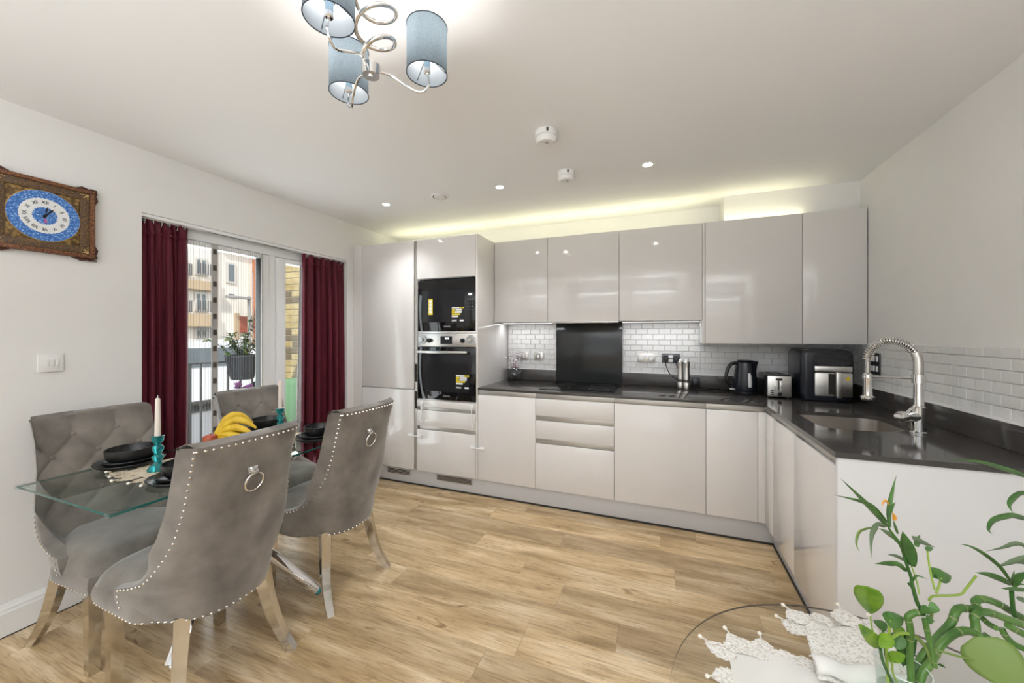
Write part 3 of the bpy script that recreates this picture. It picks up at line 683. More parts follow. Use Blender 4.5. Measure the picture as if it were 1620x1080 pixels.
# wall cabinets
YW = .336
def wall_cab(lab, x0, x1, z0, group=None, y=YW, rp=False):
    p = thing('wall_cabinet', lab, 'cabinet', ((x0 + x1) / 2, .5, z0)); bx('carcass', PANEL, p, x0 + .0005, y + .0205, z0 + .004, x1 - .0005, YB - .012 if z0 > 1.4 else .443, ZTALL - .002, bev=0, smooth=False)
    bx('door', GLOSS, p, x0 + .0015, y, z0, x1 - .0015, y + DT, ZTALL, bev=.0018); return p
wall_cab('gloss wall cabinet beside the oven tower', -1.998, -1.497, 1.462); hood_c = wall_cab('gloss wall cabinet above the hob and splashback', -1.497, -.897, 1.462); wall_cab('gloss wall cabinet right of the hob', -.897, -.291, 1.462)
tag(bx('divider_panel', GLOSS, None, -.290, YW, 1.284, -.2735, YB - .012, ZTALL), 'thin gloss divider panel between short and tall wall cabinets', 'panel')
for lab, x0, x1 in (('taller gloss wall cabinet above kettle and toaster', -.2725, .331), ('taller gloss wall cabinet in the corner above the air fryer', .331, .686)):
    p = thing('wall_cabinet', lab, 'cabinet', ((x0 + x1) / 2, .5, 1.286)); b = B(); b.box(x0 + .0005, YW + .0205, 1.290, x1 - .0005, YB - .012, 2.095); b.box(x0 + .0005, YW + .0205, 2.095, x1 - .0005, .443, ZTALL - .002); b.obj('carcass', PANEL, p, smooth=False)
    bx('door', GLOSS, p, x0 + .0015, YW, 1.286, x1 - .0015, YW + DT, ZTALL, bev=.0018)
hd_ = thing('extractor_hood', 'slim stainless extractor hood under the wall cabinet above the hob', 'extractor', (-1.2, .45, 1.45))
bx('visor', STEEL, hd_, -1.455, .325, 1.449, -.90, .36, 1.4605); bx('filter_panel', STEEL, hd_, -1.455, .362, 1.453, -.94, .60, 1.4605)
for k in range(2): bx('lamp', WPRINT, hd_, -1.36 + k * .30, .50, 1.4512, -1.30 + k * .30, .54, 1.4529)
# LED strips
def led(name, lab, x0, x1, y, z, m, up, en, col):
    t = thing(name, lab, 'light strip', ((x0 + x1) / 2, y, z)); bx('channel', WHITE, t, x0, y - .008, z, x1, y + .008, z + .006)
    bx('diffuser', m, t, x0, y - .006, z + .006 if up else z - .002, x1, y + .006, z + .008 if up else z, bev=0)
    add_light('AREA', name + '_light', ((x0 + x1) / 2, y, z + (.012 if up else -.006)), en, col, (PI if up else 0, 0, 0), shape='RECTANGLE', size=x1 - x0, size_y=.02)
led('light_strip', 'cool white light strip under the cabinet beside the oven tower', -1.99, -1.51, .52, 1.4555, LED_W, False, 1.1, (.96, .98, 1))
led('light_strip', 'cool white light strip under the cabinet right of the hob', -.89, -.295, .52, 1.4555, LED_W, False, 1.4, (.96, .98, 1))
led('light_strip', 'pale yellow light strip on top of the short wall cabinets', -1.99, -.30, .45, ZTALL, LED_Y, True, 2.2, (1, .95, .62))
led('light_strip', 'pale yellow light strip on top of the tall wall cabinets', -.26, .36, .40, ZTALL, LED_Y, True, .55, (1, .95, .62))
led('light_strip', 'pale yellow light strip on top of the fridge and oven cabinets', -3.2, -2.05, .45, ZTALL, LED_Y, True, 1.5, (1, .95, .62))
# sockets
def plate(name, lab, x0, x1, z0, z1, m, cat='socket'):
    t = thing(name, lab, cat, ((x0 + x1) / 2, YB - .01, z0)); bx('plate', m, t, x0, YB - .0145, z0, x1, YB - .0078, z1, bev=.001); return t
t = plate('fused_switch', 'small steel wall switch behind the vase', -1.872, -1.792, 1.104, 1.184, STEEL, 'switch'); bx('rocker', WPRINT, t, -1.842, YB - .019, 1.128, -1.822, YB - .0146, 1.160)
t = plate('cooker_switch', 'steel cooker switch left of the splashback', -1.726, -1.640, 1.102, 1.182, STEEL, 'switch'); bx('surround', BLACKP, t, -1.700, YB - .0165, 1.116, -1.666, YB - .0146, 1.168); bx('rocker', WPRINT, t, -1.694, YB - .021, 1.122, -1.672, YB - .0166, 1.160)
t = plate('double_socket', 'steel double socket with white safety covers right of the splashback', -.775, -.628, 1.109, 1.190, STEEL)
bx('switch', WPRINT, t, -.712, YB - .018, 1.150, -.692, YB - .0146, 1.178); B().box(-.765, YB - .03, 1.122, -.718, YB - .0146, 1.17, bev=.008).obj('safety_cover', LOCK, t)
B().lathe([(0, .014), (.020, .014), (.024, .008), (.024, 0)], (-.660, YB - .0146, 1.148), 24, Matrix.Rotation(PI / 2, 4, 'X')).obj('safety_cover', LOCK, t)
t = plate('double_socket', 'steel double socket holding two black plugs', -.575, -.432, 1.109, 1.190, mat('dark_steel', (.10, .10, .11), .3, metal=.6))
for z in (1.150, 1.116): bx('switch', WPRINT, t, -.522, YB - .0195, z, -.488, YB - .0146, z + .026)
for x, lab, end in ((-.545, 'black plug in the left half of the double socket', (-.36, .58, .917)), (-.462, 'black plug in the right half of the double socket', (-.33, .60, .917))):
    pg = thing('plug', lab, 'plug', (x, YB - .03, 1.12), group='black plugs in the double socket')
    B().lathe([(0, .034), (.014, .034), (.022, .024), (.025, .006), (.025, 0)], (x, YB - .0205, 1.148), 20, Matrix.Rotation(PI / 2, 4, 'X')).obj('body', BLACKP, pg)
    e = Vector(end); B().tube(smooth_path([(x, .644, 1.135), (x + .004, .638, 1.09), (x + .04, .630, 1.01), (e.x - .05, .610, .945), e], 6), .0035, 6).obj('cable', BLACKP, pg)
t = thing('double_socket', 'dark square switched socket on the right wall behind the tap', 'socket', (XR - .01, .23, 1.1))
bx('plate', bpy.data.materials['dark_steel'], t, XR - .0145, .162, 1.100, XR - .0078, .300, 1.236, bev=.001)
for r_ in range(2):
    for k in range(3): bx('switch', WPRINT, t, XR - .020, .180 + k * .038, 1.120 + r_ * .062, XR - .0146, .196 + k * .038, 1.154 + r_ * .062)
# adaptor box + kettle cable
ad = thing('power_adaptor', 'small black adaptor box behind the pepper mills', 'adaptor', (-.31, .63, ZW)); B().box(-.345, .610, ZW + .001, -.285, .648, .995, bev=.006).obj('case', BLACKP, ad)
B().tube(smooth_path([(-.30, .60, .915), (-.22, .56, .915), (-.14, .60, .918), (-.10, .55, .915)], 5), .0035, 6).obj('cable', BLACKP, ad)
B().box(-.336, .607, .93, -.294, .6105, .985, bev=.001).obj('front_plate', NAVYP, ad)
# pepper and salt mills
for x, y, lab in ((-.432, .565, 'tall steel grinder nearer the splashback'), (-.388, .520, 'tall steel grinder nearer the kettle')):
    t = thing('pepper_mill', lab, 'grinder', (x, y, ZW), group='pair of steel grinders')
    B().lathe([(0, 0), (.025, 0), (.026, .004), (.026, .050), (.024, .054)], (x, y, ZW + .0006), 24).obj('base', STEEL, t)
    B().lathe([(.0235, .0), (.0235, .022)], (x, y, ZW + .0545), 24).obj('window', mat('mill_window', (.10, .09, .085), .15), t)
    B().lathe([(.025, .0), (.025, .010), (.0225, .05), (.021, .085), (.023, .125), (.0245, .14), (.020, .146), (0, .147)], (x, y, ZW + .0768), 24).obj('body', STEEL, t)
    B().lathe([(.010, 0), (.012, .006), (.008, .014), (0, .016)], (x, y, ZW + .2245), 16).obj('cap', WPRINT, t)
# kettle
kt = thing('kettle', 'glossy black electric kettle with clear water gauge', 'kettle', (0, .40, ZW)); kx, ky = .0, .41
B().lathe([(0, 0), (.078, 0), (.080, .004), (.080, .020), (.074, .026), (0, .026)], (kx, ky, ZW + .0006), 32).obj('power_base', BLACKP, kt)
b = B().lathe([(0, .027), (.076, .027), (.078, .035), (.076, .10), (.070, .17), (.063, .215), (.060, .235), (.045, .246), (0, .25)], (kx, ky, ZW), 36)
for v in b.bm.verts:
    dx, dy, dz = v.co.x - kx, v.co.y - ky, v.co.z - ZW
    if dz > .19 and dx > .035 and abs(dy) < .03: v.co.x += .028 * (dz - .19) / .05
b.obj('body', NAVYP, kt)
B().lathe([(0, .010), (.05, .006), (.055, 0)], (kx, ky, ZW + .2455), 28).obj('lid', BLACKP, kt)
B().tube(smooth_path([(kx - .052, ky - .01, ZW + .232), (kx - .10, ky - .02, ZW + .215), (kx - .126, ky - .03, ZW + .15), (kx - .118, ky - .03, ZW + .09), (kx - .075, ky - .02, ZW + .045)], 6), .0125, 10).obj('handle', BLACKP, kt)
gd = Vector((.05, -.9, 0)).normalized(); gp = Vector((kx, ky, ZW)) + gd * .0715
B().tube([gp + Vector((.014, -.005, .06)), gp + Vector((.014, -.0035, .09)), gp + Vector((.012, .0005, .14)), gp + Vector((.010, .004, .16))], [.010, .013, .012, .008], 12).obj('water_gauge', mat('gauge_clear', (.55, .55, .55), .1, spec=.6), kt)
bx('switch', STEEL, kt, kx - .105, ky - .035, ZW + .034, kx - .07, ky - .015, ZW + .040)
# toaster
to = thing('toaster', 'two slice steel toaster with black sides beside the kettle', 'toaster', (.18, .40, ZW))
B().box(.104, .278, ZW + .006, .258, .53, 1.072, bev=.018, seg=4).obj('body', BLACKP, to); B().box(.110, .268, ZW + .010, .252, .285, 1.066, bev=.006).obj('front_panel', STEEL, to)
bx('lever_slot', DARK, to, .171, .2672, .965, .179, .268, 1.045, bev=0); B().box(.158, .250, 1.036, .194, .268, 1.050, bev=.003).obj('lever', BLACKP, to)
for x in (.155, .187): bx('slot_ridge', CHROME, to, x, .2655, .955, x + .006, .2679, 1.03)
B().lathe([(0, .014), (.009, .014), (.013, .008), (.014, 0)], (.182, .268, .940), 20, Matrix.Rotation(PI / 2, 4, 'X')).obj('dial', BLACKP, to)
for k in range(3): bx('button', BLACKP, to, .130, .2645, .932 + k * .014, .147, .2679, .939 + k * .014)
for x in (.145, .195): bx('bread_slot', DARK, to, x, .31, 1.0716, x + .025, .50, 1.0728, bev=0)
for x in (.12, .24):
    for y in (.30, .51): B().cyl((x, y, ZW + .0006), (x, y, ZW + .008), .01, n=10).obj('foot', BLACKP, to)
# air fryer
af = thing('air_fryer', 'large black air fryer with steel drawer front in the corner', 'air fryer', (.43, .36, ZW))
def rr(x0, y0, x1, y1, r_, n=6):
    P_ = []
    for cx_, cy_, a0 in ((x1 - r_, y1 - r_, 0), (x0 + r_, y1 - r_, 90), (x0 + r_, y0 + r_, 180), (x1 - r_, y0 + r_, 270)):
        for k in range(n): a = R(a0 + 90 * k / (n - 1)); P_.append((cx_ + r_ * math.cos(a), cy_ + r_ * math.sin(a)))
    return P_
b = B(); prev = None
for z, ins in ((.0006, .02), (.006, .008), (.02, .004), (.05, .0), (.26, -.002), (.315, .0), (.335, .008), (.344, .025)):
    ring = [b.bm.verts.new((x, y, ZW + z)) for x, y in rr(.292 + ins, .218 + ins * .5, .578 - ins, .535 - ins, .035)]
    if prev:
        for i in range(len(ring)): b.bm.faces.new((prev[i], prev[(i + 1) % len(ring)], ring[(i + 1) % len(ring)], ring[i]))
    else: b.bm.faces.new(ring[::-1])
    prev = ring
b.bm.faces.new(prev); b.obj('body', NAVYP, af)
b = B(); b.poly([(.362, .2172, 1.215), (.555, .2172, 1.215), (.565, .2172, 1.165), (.52, .2172, 1.148), (.46, .2172, 1.142), (.40, .2172, 1.150), (.355, .2172, 1.17)], -.0025, (0, 1, 0)); b.obj('touch_panel', BLACKG, af)
B().box(.362, .208, 1.108, .562, .2205, 1.146, bev=.006).obj('drawer_trim', STEEL, af); dfr = B().box(.362, .206, .948, .562, .2205, 1.104, bev=.008).obj('drawer_front', STEEL, af)
bx('handle_recess', DARK, af, .434, .2052, .962, .500, .2059, 1.098, bev=.0)
B().box(.465, .172, .945, .497, .2051, 1.110, bev=.006).obj('handle', STEEL, af)
b = B(); b.poly([(.520, .2055, 1.056), (.550, .2055, 1.056), (.537, .2055, 1.086)], -.0006, (0, 1, 0)); b.obj('warning_triangle', YEL, af, smooth=False)
# glass vase with flowers
va = thing('flower_vase', 'round clear glass vase with white blossom twigs beside the oven tower', 'vase', (-1.90, .59, ZW)); vx, vy = -1.890, .575
B().lathe([(0, 0), (.035, 0), (.060, .016), (.072, .05), (.070, .085), (.050, .112), (.036, .124), (.040, .132), (.038, .132), (.034, .124), (.048, .111), (.067, .084), (.069, .05), (.058, .018), (0, .006)], (vx, vy, ZW + .0006), 28).obj('bowl', glassy('crystal_glass', (.86, .88, .90), .02, ior=2.0), va)
B().sph((vx - .005, vy - .01, ZW + .05), .022, (1.3, .9, .7)).obj('pebble', mat('dark_pebble', (.05, .05, .06), .2), va)
TW = mat('dark_twig', (.06, .045, .045), .6); BLO = mat('white_blossom', (.80, .74, .76), .6); BLP = mat('pink_blossom', (.75, .48, .46), .6)
rnd = random.Random(21)
for k in range(9):
    a = k * .75; q = .04 + .06 * rnd.random(); hgt = .20 + .11 * rnd.random(); p = smooth_path([(vx, vy, ZW + .02), (vx + q * .3 * math.cos(a), vy + q * .3 * math.sin(a) - .005, ZW + .14), (vx + q * math.cos(a), vy + min(.03, q * .6 * math.sin(a)) - .01, ZW + hgt)], 5)
    B().tube(p, .0018, 5).obj('twig', TW, va)
    for s_ in p[5:]:
        if rnd.random() < .75: B().sph(s_ + Vector((rnd.uniform(-.014, .014), rnd.uniform(-.01, .01), rnd.uniform(-.01, .01))), rnd.uniform(.009, .016), (1, .8, .7), 6, 5).obj('blossom', BLP if s_.z < ZW + .16 else BLO, va)
# ceiling fittings
for x, lab in ((-.653, 'right'), (-1.622, 'middle'), (-2.591, 'left')):
    x = -.5741 + (x + .5741) * 1.0285; y = -.35
    t = thing('downlight', {'right': 'lit recessed downlight nearest the sink', 'middle': 'lit recessed downlight above the drawers between vent and alarm', 'left': 'lit recessed downlight nearest the balcony door'}[lab], 'downlight', (x, y, ZC), group='recessed ceiling downlights')
    B().lathe([(.026, -.0005), (.030, -.004), (.040, -.004), (.043, -.0005)], (x, y, ZC), 28).obj('bezel', WHITE, t)
    B().lathe([(0, -.0015), (.026, -.0015)], (x, y, ZC), 24).obj('lens', mat('downlight_glow', (1, 1, 1), .4, emit=(1, .96, .9), es=25), t)
    add_light('SPOT', 'downlight_beam', (x, y, ZC - .012), 34, (.96, .98, 1), spot_size=R(110), spot_blend=.8, shadow_soft_size=.03)
def alarm(x, y, r_, lab):
    t = thing('smoke_alarm', lab, 'smoke alarm', (x, y, ZC), group='ceiling alarms')
    B().lathe([(r_ * 1.02, -.0005), (r_ * 1.03, -.026), (r_ * .99, -.029)], (x, y, ZC), 36).obj('base', WHITE, t)
    B().lathe([(r_ * .93, -.0292), (r_ * .93, -.033), (r_ * .99, -.034), (r_ * .97, -.048), (r_ * .80, -.060), (0, -.062)], (x, y, ZC), 36).obj('cover', WHITE, t)
    for k in (-.1, .1): bx('vent_slot', DARK, t, x + r_ * (.38 + k * .5), y - r_ * 1.04, ZC - .024, x + r_ * (.38 + k * .5) + .003, y - r_ * .90, ZC - .008, bev=0)
    B().lathe([(0, -.0635), (.008, -.0632), (.011, -.0615)], (x + .004, y - .005, ZC), 14).obj('test_button', PRINTG, t)
    for k in range(5): B().lathe([(0, -.0627), (.003, -.0625), (.0035, -.061)], (x - .02 + k * .010, y - .02, ZC), 8).obj('grille_dot', PRINTG, t)
alarm(-1.135, -.945, .056, 'white smoke alarm nearer the camera on the ceiling'); alarm(-1.150, -.425, .054, 'white smoke alarm nearer the wall cabinets')
vt = thing('ceiling_vent', 'round white ceiling air vent between two downlights', 'vent', (-2.15, -.35, ZC))
B().lathe([(.050, -.0005), (.053, -.010), (.066, -.006), (.070, -.0005)], (-2.15, -.35, ZC), 32).obj('ring', WHITE, vt); B().lathe([(0, -.004), (.0498, -.002)], (-2.15, -.35, ZC), 28).obj('opening', DARK, vt)
B().lathe([(0, -.016), (.036, -.015), (.043, -.009), (.043, -.006)], (-2.15, -.35, ZC), 32).obj('disc', WHITE, vt)
# light switch on the left wall
t = thing('light_switch', 'white three-gang light switch on the wall below the clock', 'switch', (XL, -1.955, 1.17)); bx('plate', WHITE, t, XL + .0005, -1.996, 1.172, XL + .010, -1.912, 1.258, bev=.002)
for k in range(3): B().box(XL + .010, -1.975 + k * .017, 1.200, XL + .0135, -1.961 + k * .017, 1.230, bev=.001, M=None).obj('rocker', WHITE, t)

# ================================================================== CHANDELIER
def shade_material():
    m = SHADE; m.use_nodes = True; t = m.node_tree; t.nodes.clear()
    o = t.nodes.new('ShaderNodeOutputMaterial'); mx = t.nodes.new('ShaderNodeMixShader'); df = t.nodes.new('ShaderNodeBsdfDiffuse'); tl = t.nodes.new('ShaderNodeBsdfTranslucent')
    tc = t.nodes.new('ShaderNodeTexCoord'); mp = t.nodes.new('ShaderNodeMapping'); mp.inputs['Scale'].default_value = (60, 60, 400); n = t.nodes.new('ShaderNodeTexNoise'); n.inputs['Scale'].default_value = 3
    t.links.new(tc.outputs['Object'], mp.inputs[0]); t.links.new(mp.outputs[0], n.inputs['Vector'])
    r_ = t.nodes.new('ShaderNodeValToRGB'); r_.color_ramp.elements[0].color = (.15, .18, .20, 1); r_.color_ramp.elements[0].position = .3; r_.color_ramp.elements[1].color = (.27, .31, .335, 1); r_.color_ramp.elements[1].position = .75
    t.links.new(n.outputs[0], r_.inputs[0]); t.links.new(r_.outputs[0], df.inputs[0]); t.links.new(r_.outputs[0], tl.inputs[0]); mx.inputs[0].default_value = .6
    t.links.new(df.outputs[0], mx.inputs[1]); t.links.new(tl.outputs[0], mx.inputs[2]); t.links.new(mx.outputs[0], o.inputs[0])
shade_material()
SHIN = mat('shade_lining', (.80, .86, .95), .7); TRIMD = mat('shade_trim', (.02, .03, .045), .6); SOCK = mat('socket_sleeve', (.55, .75, .92), .3)
BULB = mat('bulb_glow', (1, .9, .7), .3, emit=(1, .86, .65), es=3)
HC = Vector((-1.362, -1.977, 2.118)); SZ = 2.135
ch = thing('chandelier', 'chrome three arm chandelier with spiral stem and blue-grey drum shades', 'chandelier', (HC.x, HC.y, ZC))
B().lathe([(.0, -.016), (.024, -.016), (.024, -.014), (.026, .014), (.022, .018), (0, .018)], HC, 28).obj('hub', CHROME, ch)
B().lathe([(0, -.021), (.008, -.021), (.009, -.016)], HC, 16).obj('finial', CHROME, ch)
hel = []
for k in range(111):
    t = k / 110; a = 2 * PI * 3.0 * t + 1.9; r_ = .016 + .040 * min(1, t * 3.4); z = HC.z + .018 + (ZC - .02 - HC.z - .018) * t
    if t > .93: r_ *= max(.25, (1 - t) / .07)
    hel.append(Vector((HC.x + .012 * min(1, t * 4) + r_ * math.cos(a), HC.y + .008 + r_ * math.sin(a), z + .012 * math.sin(a + 1.0))))
B().tube(hel, .0064, 12).obj('spiral_stem', CHROME, ch)
B().lathe([(0, -.028), (.030, -.026), (.060, -.012), (.062, -.0005)], (HC.x + .02, HC.y + .008, ZC), 32).obj('ceiling_rose', CHROME, ch)
SH = [Vector((-1.345, -2.143, SZ)), Vector((-1.522, -1.897, SZ)), Vector((-1.234, -1.882, SZ))]
for i, c in enumerate(SH):
    d = (c - HC); d.z = 0; L = d.length; d.normalize(); s_ = Vector((-d.y, d.x, 0))
    p = [HC + d * .02, HC + d * L * .35 + s_ * .012 + Vector((0, 0, .002)), HC + d * L * .62 + s_ * .01 + Vector((0, 0, -.022)), HC + d * L * .88 + Vector((0, 0, -.040)), c + Vector((0, 0, -.030)) + d * .006, c + Vector((0, 0, .004))]
    arm = B().tube(smooth_path(p, 7), .0038, 8).obj('arm', CHROME, ch)
    B().lathe([(.0085, 0), (.0105, .002), (.0105, .014), (.008, .016)], c + Vector((0, 0, .002)), 16).obj('cup', CHROME, ch)
    B().lathe([(.0098, .0), (.0098, .030), (.012, .031), (.012, .034)], c + Vector((0, 0, .0165)), 16).obj('socket', SOCK, ch)
    B().lathe([(.0, .0), (.008, .002), (.011, .014), (.0125, .028), (.008, .038), (0, .041)], c + Vector((0, 0, .0510)), 16).obj('bulb', BULB, ch)
    sh = thing_part = B().lathe([(.0595, 0), (.0595, .142)], c, 40); sh.bm.faces.ensure_lookup_table()
    for f in [f for f in sh.bm.faces if len(f.verts) > 4]: sh.bm.faces.remove(f)
    sh = sh.obj('lamp_shade', SHADE, ch)
    li = B().lathe([(.0585, .001), (.0585, .141)], c, 40)
    for f in [f for f in li.bm.faces if len(f.verts) > 4]: li.bm.faces.remove(f)
    LIN = bpy.data.materials.get('shade_lining_translucent')
    if not LIN:
        LIN = bpy.data.materials.new('shade_lining_translucent'); LIN.use_nodes = True; t = LIN.node_tree; t.nodes.clear(); oo = t.nodes.new('ShaderNodeOutputMaterial'); mx = t.nodes.new('ShaderNodeMixShader'); mx.inputs[0].default_value = .75
        a_ = t.nodes.new('ShaderNodeBsdfDiffuse'); b_ = t.nodes.new('ShaderNodeBsdfTranslucent'); a_.inputs[0].default_value = b_.inputs[0].default_value = (.80, .85, .90, 1)
        t.links.new(a_.outputs[0], mx.inputs[1]); t.links.new(b_.outputs[0], mx.inputs[2]); t.links.new(mx.outputs[0], oo.inputs[0])
    li.obj('lining', LIN, sh)
    for z in (.0, .142): B().tube([c + Vector((.0598 * math.cos(a), .0598 * math.sin(a), z)) for a in [2 * PI * k / 40 for k in range(40)]], .0015, 6, closed=True).obj('rim', TRIMD, sh)
    B().tube([c + Vector((.014 * math.cos(a), .014 * math.sin(a), .047)) for a in [2 * PI * k / 20 for k in range(20)]], .002, 6, closed=True).obj('spider_ring', CHROME, sh)
    for k in range(3):
        a = k * 2.094 + .6; B().tube([c + Vector((.014 * math.cos(a), .014 * math.sin(a), .047)), c + Vector((.0585 * math.cos(a), .0585 * math.sin(a), .010))], .0011, 5).obj('spider_wire', TRIMD, sh)
    add_light('POINT', 'chandelier_bulb_light', c + Vector((0, 0, .110)), 1.6, (1, .95, .90), shadow_soft_size=.012)

# ================================================================== WALL CLOCK
CKY, CKZ, CH = -1.980, 1.912, .172
WOODD = mat('dark_carved_wood', (.07, .022, .012), .45); INL = mat('inlay_gold_brown', (.3, .18, .07), .4); INL2 = mat('inlay_honeycomb', (.3, .18, .07), .4)
def voro(m, c0, c1, c2, sc, feat='F1'):
    mp = coords(m); v = nd(m, 'ShaderNodeTexVoronoi'); v.inputs['Scale'].default_value = sc; v.feature = feat; lk(m, mp.outputs[0], v.inputs['Vector'])
    r_ = ramp(m, [(.05, c0), (.35, c1), (.7, c2)]); lk(m, v.outputs['Distance'], r_.inputs[0]); lk(m, r_.outputs[0], bsdf(m).inputs['Base Color'])
voro(INL, (.30, .19, .07), (.16, .085, .03), (.07, .05, .04), 160); voro(INL2, (.42, .28, .10), (.28, .17, .05), (.10, .055, .02), 62)
INL3 = mat('inlay_edge', (.35, .17, .06), .4); voro(INL3, (.45, .26, .10), (.25, .10, .04), (.08, .03, .02), 230)
BLUE = mat('blue_enamel', (.03, .12, .45), .25); voro(BLUE, (.50, .66, .90), (.10, .27, .62), (.045, .14, .45), 120, 'F1')
DIALW = mat('white_enamel', (.80, .81, .80), .25); GOLD = mat('gold_print', (.60, .42, .16), .35, metal=.5); HAND = mat('black_hand', (.01, .01, .012), .4); PINK = mat('pink_enamel', (.45, .12, .30), .35)
ck = thing('wall_clock', 'square inlaid wooden wall clock with blue enamel roman dial', 'clock', (XL, CKY, CKZ - CH - .02))
def kbox(nm, m, y0, z0, y1, z1, x0, x1, par=ck, bev=.002): return bx(nm, m, par, XL + x0, CKY + y0, CKZ + z0, XL + x1, CKY + y1, CKZ + z1, bev=bev)
kbox('back_board', WOODD, -CH, -CH, CH, CH, .001, .016)
w = .018
for a in ((-CH, CH - w, CH, CH), (-CH, -CH, CH, -CH + w), (-CH, -CH + w, -CH + w, CH - w), (CH - w, -CH + w, CH, CH - w)): kbox('frame_edge', INL3, *a, .016, .034)
w2 = .055; q = CH - w
for a in ((-q, q - .035, q, q), (-q, -q, q, -q + .035), (-q, -q + .035, -q + .035, q - .035), (q - .035, -q + .035, q, q - .035)): kbox('inlay_border', INL, *a, .016, .028)
kbox('inlay_field', INL2, -q + .035, -q + .035, q - .035, q - .035, .016, .022)
def scroll(sy, sz):
    pts = [(0, 0), (0, .012), (.012, .014), (.018, .008), (.03, .013), (.045, .016), (.055, .010), (.07, .004), (.078, 0)]
    b = B()
    P1 = [(XL + .002, CKY + sy * (CH - .078 + y), CKZ + sz * (CH + z)) for y, z in [(.078 - p[0], p[1]) for p in pts]]
    b.poly(P1, .018, (1, 0, 0)); P2 = [(XL + .002, CKY + sy * (CH + p[1]), CKZ + sz * (CH - p[0])) for p in pts]; b.poly(P2, .018, (1, 0, 0))
    b.box(XL + .002, CKY + sy * CH - .006, CKZ + sz * CH - .006, XL + .02, CKY + sy * (CH + .012) + (.0 if sy > 0 else 0), CKZ + sz * (CH + .012)); b.obj('corner_carving', WOODD, ck, smooth=False)
for sy in (-1, 1):
    for sz in (-1, 1):
        scroll(sy, sz)
        b = B(); y, z = sy * (q - .006), sz * (q - .006)
        for k in range(5): b.sph((XL + .0282, CKY + y - sy * k * .007, CKZ + z - sz * .002), .0035 - k * .0004, (.25, 1, 1), 6, 4); b.sph((XL + .0282, CKY + y - sy * .002, CKZ + z - sz * k * .007), .0035 - k * .0004, (.25, 1, 1), 6, 4); b.sph((XL + .0282, CKY + y - sy * k * .004, CKZ + z - sz * k * .004), .003, (.25, 1, 1), 6, 4)
        b.obj('corner_ornament', GOLD, ck)
MX = Matrix.Rotation(PI / 2, 4, 'Y')
def disc(nm, m, r0, x0, x1, n=48, ripple=0, k=24):
    b = B(); pts = []
    for i in range(n): a = 2 * PI * i / n; rr_ = r0 * (1 + (ripple if i % 2 else 0)); pts.append((XL + x0, CKY + rr_ * math.cos(a), CKZ + rr_ * math.sin(a)))
    b.poly(pts, x1 - x0, (1, 0, 0)); return b.obj(nm, m, ck, smooth=False)
disc('dial_rim', GOLD, .1195, .022, .0255, 64); disc('dial_ring', BLUE, .117, .0255, .0275, 64); disc('dial_face', DIALW, .0805, .0275, .0285, 72, .03); disc('dial_rosette', BLUE, .038, .0285, .0292, 48, .10)
ROM = ['XII', 'I', 'II', 'III', 'IV', 'V', 'VI', 'VII', 'VIII', 'IX', 'X', 'XI']
for h, s_ in enumerate(ROM):
    a = R(90 - 30 * h); me = text_mesh(s_, .020); me.transform(Matrix.Translation((XL + .0292, CKY + .063 * math.cos(a), CKZ + .063 * math.sin(a))) @ Matrix.Rotation(PI / 2, 4, 'Z') @ Matrix.Rotation(PI / 2, 4, 'X') @ Matrix.Rotation(a - PI / 2, 4, 'Z')); link_mesh('numeral', me, HAND, ck, smooth=False)
def hand(ang, L, wd, x):
    b = B(); pts = [(-.012, -.002), (-.012, .002), (L * .4, wd * .35), (L * .62, wd), (L * .75, wd * .5), (L, 0), (L * .75, -wd * .5), (L * .62, -wd), (L * .4, -wd * .35)]
    a = R(90 - ang); b.poly([(XL + x, CKY + l * math.cos(a) - w_ * math.sin(a), CKZ + l * math.sin(a) + w_ * math.cos(a)) for l, w_ in pts], .001, (1, 0, 0)); b.obj('hand', HAND, ck, smooth=False)
hand(37, .050, .005, .0305); hand(10, .047, .004, .0320); B().cyl((XL + .029, CKY, CKZ), (XL + .034, CKY, CKZ), .006).obj('centre_cap', HAND, ck)
b = B(); b.poly([(XL + .0293, CKY + .004, CKZ - .012), (XL + .0293, CKY + .008, CKZ - .030), (XL + .0293, CKY - .001, CKZ - .034), (XL + .0293, CKY - .004, CKZ - .014)], .0004, (1, 0, 0)); b.obj('painted_flower', PINK, ck, smooth=False)

# ================================================================== DINING TABLE
TX0, TX1, TY0, TY1, TZ = -2.955, -2.282, -2.166, -.925, .752
dt = thing('dining_table', 'rectangular glass dining table on crossed chrome legs', 'dining table', ((TX0 + TX1) / 2, (TY0 + TY1) / 2, 0))
b = B(); b.box(TX0, TY0, TZ - .010, TX1, TY1, TZ, bev=.0025, seg=2); top = b.obj('glass_top', [TGLASS, TEDGE], dt)
for p in top.data.polygons:
    if abs(p.normal.z) < .5: p.material_index = 1
tcx, tcy = (TX0 + TX1) / 2, -1.60
for vx_, vy_ in ((.375, .225), (.215, -.325), (-.375, -.225), (-.215, .325)):
    f0 = Vector((tcx + vx_, tcy + vy_, .022)); f1 = Vector((tcx - vx_ * .75, tcy - vy_ * .75, TZ - .022)); ax = (f1 - f0); L = ax.length
    M = Matrix.Translation(f0) @ ax.to_track_quat('Z', 'Y').to_matrix().to_4x4()
    B().box(-.028, -.014, 0, .028, .014, L, bev=.003, M=M).obj('leg', CHROME, dt)
    B().sph(f0 + Vector((0, 0, -.004)), .018, (1, 1, 1)).obj('foot', mat('teal_glass_foot', (.02, .25, .28), .08, spec=.7) if vx_ == .375 else CHROME, dt)
    B().lathe([(0, 0), (.03, 0), (.03, .010), (0, .010)], (f1.x, f1.y, TZ - .0205), 20).obj('support_pad', CHROME, dt)
